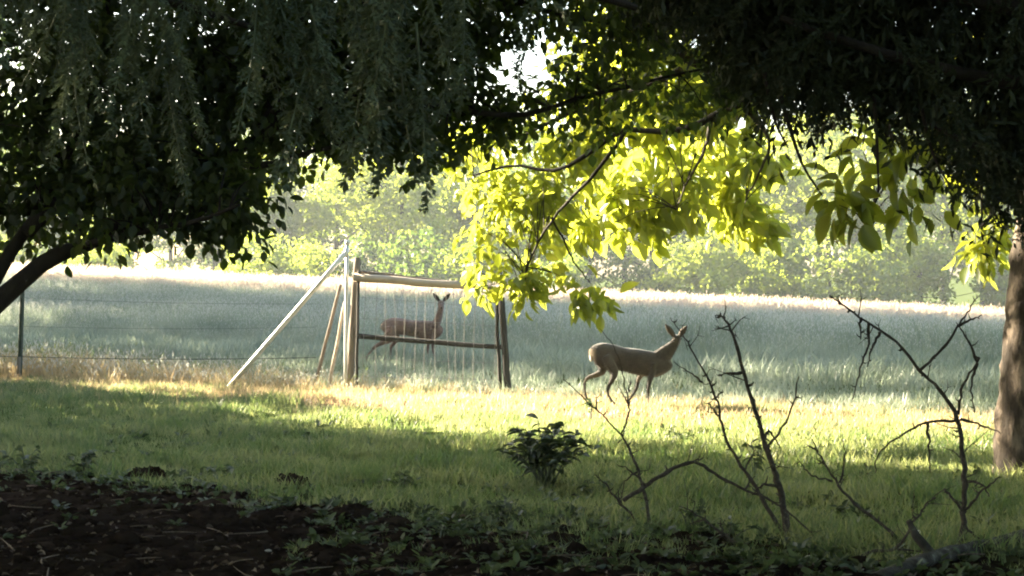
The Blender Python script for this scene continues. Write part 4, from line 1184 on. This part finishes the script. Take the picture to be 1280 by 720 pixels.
# ------------------------------------------------------------------ small plants
shl = []
for q in range(3):
    bv, bf = biglf(.3, .3); me = mesh('shrub_leaf', bv, bf, True); me.materials.append(M['shrub']); shl.append(me)
wll = []
for q in range(3):
    bv, bf = biglf(.35, .3); me = mesh('weed_leaf', bv, bf, True); me.materials.append(M['weed']); wll.append(me)
def bushy(name, label, cat, cx, cy, w_px, h_px, nstem, nleaf, ll, leaves, group=None, wr=.34):
    d = ground_d(cy); b = px(cx, cy, d); b[2] = float(gz(b[0], b[1]))
    t = empty(name, tuple(b)); tag(t, label, cat, group)
    W, H = w_px / F * d / 2, h_px / F * d
    for _ in range(nstem):
        a = rng.uniform(0, 6.28); q = math.sqrt(rng.uniform(.02, 1))
        tip = b + np.array([math.cos(a) * W * q * 1.0, math.sin(a) * W * q * .8, H * (1 - .45 * q * q) * rng.uniform(.75, 1.0)])
        P = smoothpath([b + [rng.normal(0, .03), rng.normal(0, .03), -.01], (b + tip) / 2 + [0, 0, .12 * H], tip], 7)
        part_local('stem', MB().add(*tube(P, np.linspace(.006, .002, 7), 5)), M['shrub'], t)
        n = nleaf
        tt = rng.uniform(.3, 1.0, n); o_ = np.stack([np.interp(tt, np.linspace(0, 1, 7), P[:, j]) for j in range(3)], 1)
        az = rng.uniform(0, 6.28, n)
        ax_ = np.stack([np.cos(az), np.sin(az), rng.uniform(-.3, .75, n)], 1)
        l_ = ll * rng.uniform(.6, 1.2, n)
        leaf_objects(t, range(n), o_, ax_, np.array([[0, 0, 1.0]]) + rng.normal(0, .35, (n, 3)), l_, l_ * wr, leaves)
    return t
bushy('leafy_shrub', 'small dark leafy shrub standing alone on the lawn', 'shrub', 682, 608, 126, 92, 36, 9, .11, shl)
for cx, cy, w, h, ns, nl, l_, lab in [
    (505, 612, 60, 26, 5, 5, .06, 'pale leafy weed left of the dark shrub'),
    (945, 600, 56, 58, 4, 5, .085, 'upright green seedling behind the straight dead branch'),
    (30, 604, 70, 44, 6, 6, .08, 'dark leafy weed at the left edge of the soil'),
    (100, 604, 76, 40, 6, 6, .08, 'dark leafy weed second from the left edge of the soil'),
    (275, 604, 60, 30, 5, 5, .07, 'low leafy weed between the two dark soil heaps'),
    (560, 690, 80, 36, 5, 5, .07, 'low weed on the bare soil at the bottom middle'),
    (735, 618, 60, 30, 4, 5, .07, 'small weed at the right foot of the dark shrub'),
    (640, 655, 70, 30, 5, 5, .06, 'small weed below the dark shrub'),
    (860, 660, 60, 34, 5, 5, .06, 'pale weed under the arched dead branch'),
    (915, 690, 70, 34, 5, 5, .06, 'leafy weed right of the pale one under the arched branch'),
    (740, 525, 34, 30, 3, 4, .10, 'bright leaf sprig just behind the dark shrub')]:
    bushy('weed_plant', lab, 'plant', cx, cy, w, h, ns, nl, l_, wll, 'weeds around the soil', .5)
# grass tussocks in the lawn
for cx, cy, w, lab in [(160, 507, 60, 'bright grass tussock at the left of the lawn'), (345, 512, 70, 'bright grass tussock below the slanting metal tube')]:
    d = ground_d(cy); b = px(cx, cy, d)
    me = tuft('tussock', 240, .10, .27, w / F * d / 2, .010, .35, [M['grass']])
    tag(obj('grass_tussock', me, None, None, (b[0], b[1], float(gz(b[0], b[1])))), lab, 'grass tussock', 'tussocks in the lawn')
# earth heaps
for cx, cy, w, h, lab in [(185, 603, 50, 24, 'dark crumbly earth heap at the left edge of the lawn'), (362, 612, 48, 24, 'dark crumbly earth heap left of the pale weed'), (268, 668, 60, 22, 'low earth clod on the bare soil'), (700, 690, 54, 20, 'low earth clod below the shrub'), (440, 660, 60, 22, 'broad earth clod in the middle of the soil')]:
    d = ground_d(cy); b = px(cx, cy, d)
    v, f = blob(3, .16, 1.0)
    v = v * np.array([w / F * d / 2, w / F * d / 2.2, h / F * d * .85]) * (1 + rng.normal(0, .09, (len(v), 1)) + .07 * lump(v[:, :1] * 3, v[:, 1:2] * 3 + v[:, 2:], 1.0))
    tag(obj('earth_heap', mesh('earth_heap', v, f, True), M['clod'], None, (b[0], b[1], float(gz(b[0], b[1])) + .0)), lab, 'earth heap', 'heaps of dug earth')
# stones and pale chips
for cx, cy, w, lab in [(1150, 707, 26, 'flat pale stone beside the fallen log'), (1122, 706, 24, 'grey stone left of the flat pale stone'), (72, 624, 7, 'tiny pale chip on the soil at the left'), (270, 597, 9, 'white chip between the two earth heaps'), (335, 702, 8, 'small pale chip at the bottom of the soil'), (1012, 704, 10, 'white chip at the foot of the thicket')]:
    d = ground_d(cy); b = px(cx, cy, d)
    v, f = blob(2, .14, .45)
    tag(obj('stone', mesh('stone', v * w / F * d / 2, f, True), M['stone'], None, (b[0], b[1], float(gz(b[0], b[1])) + .012)), lab, 'stone', 'stones on the soil')
# daisy
d = ground_d(690); b = px(1148, 690, d)
t = empty('daisy', (b[0], b[1], float(gz(b[0], b[1])))); tag(t, 'single small white flower on a thin stem near the fallen log', 'flower')
hd = np.array([.0, 0, .10])
obj('stem', MB().add(*tube(np.array([[0, 0, 0], [.01, 0, .05], [0, 0, .10]]), .002, 5)).mesh('stem'), M['weed'], t)
a = np.arange(12) / 12 * 6.283
for k in a:
    v, f = stamp(LEAF2_V, LEAF2_F, hd[None], np.array([[math.cos(k), -.5 + .0 * k, math.sin(k)]]), np.array([[0, -1.0, .3]]), np.array([.017]), np.array([.009]))
    obj('petal', mesh('petal', v, f), M['petal'], t)
v, f = blob(1, .02); obj('flower_eye', mesh('flower_eye', v * .007 + hd + [0, -.004, 0], f, True), M['straw'], t)

# ------------------------------------------------------------------ haze
v, f = box((0, 106, 10.5), (300, 240, 27))
v[:, 2] = np.where(v[:, 2] > 0, 25.0, -4.5)
hm, nt, out = newmat('haze')
pv = nt.nodes.new('ShaderNodeVolumePrincipled')
pv.inputs['Color'].default_value = (.86, .93, 1.0, 1)
pv.inputs['Density'].default_value = .0004
pv.inputs['Anisotropy'].default_value = .4
nt.links.new(pv.outputs[0], out.inputs['Volume'])
tag(obj('haze', mesh('haze', v, f), hm), 'thin morning haze over the field', None, None, 'stuff')
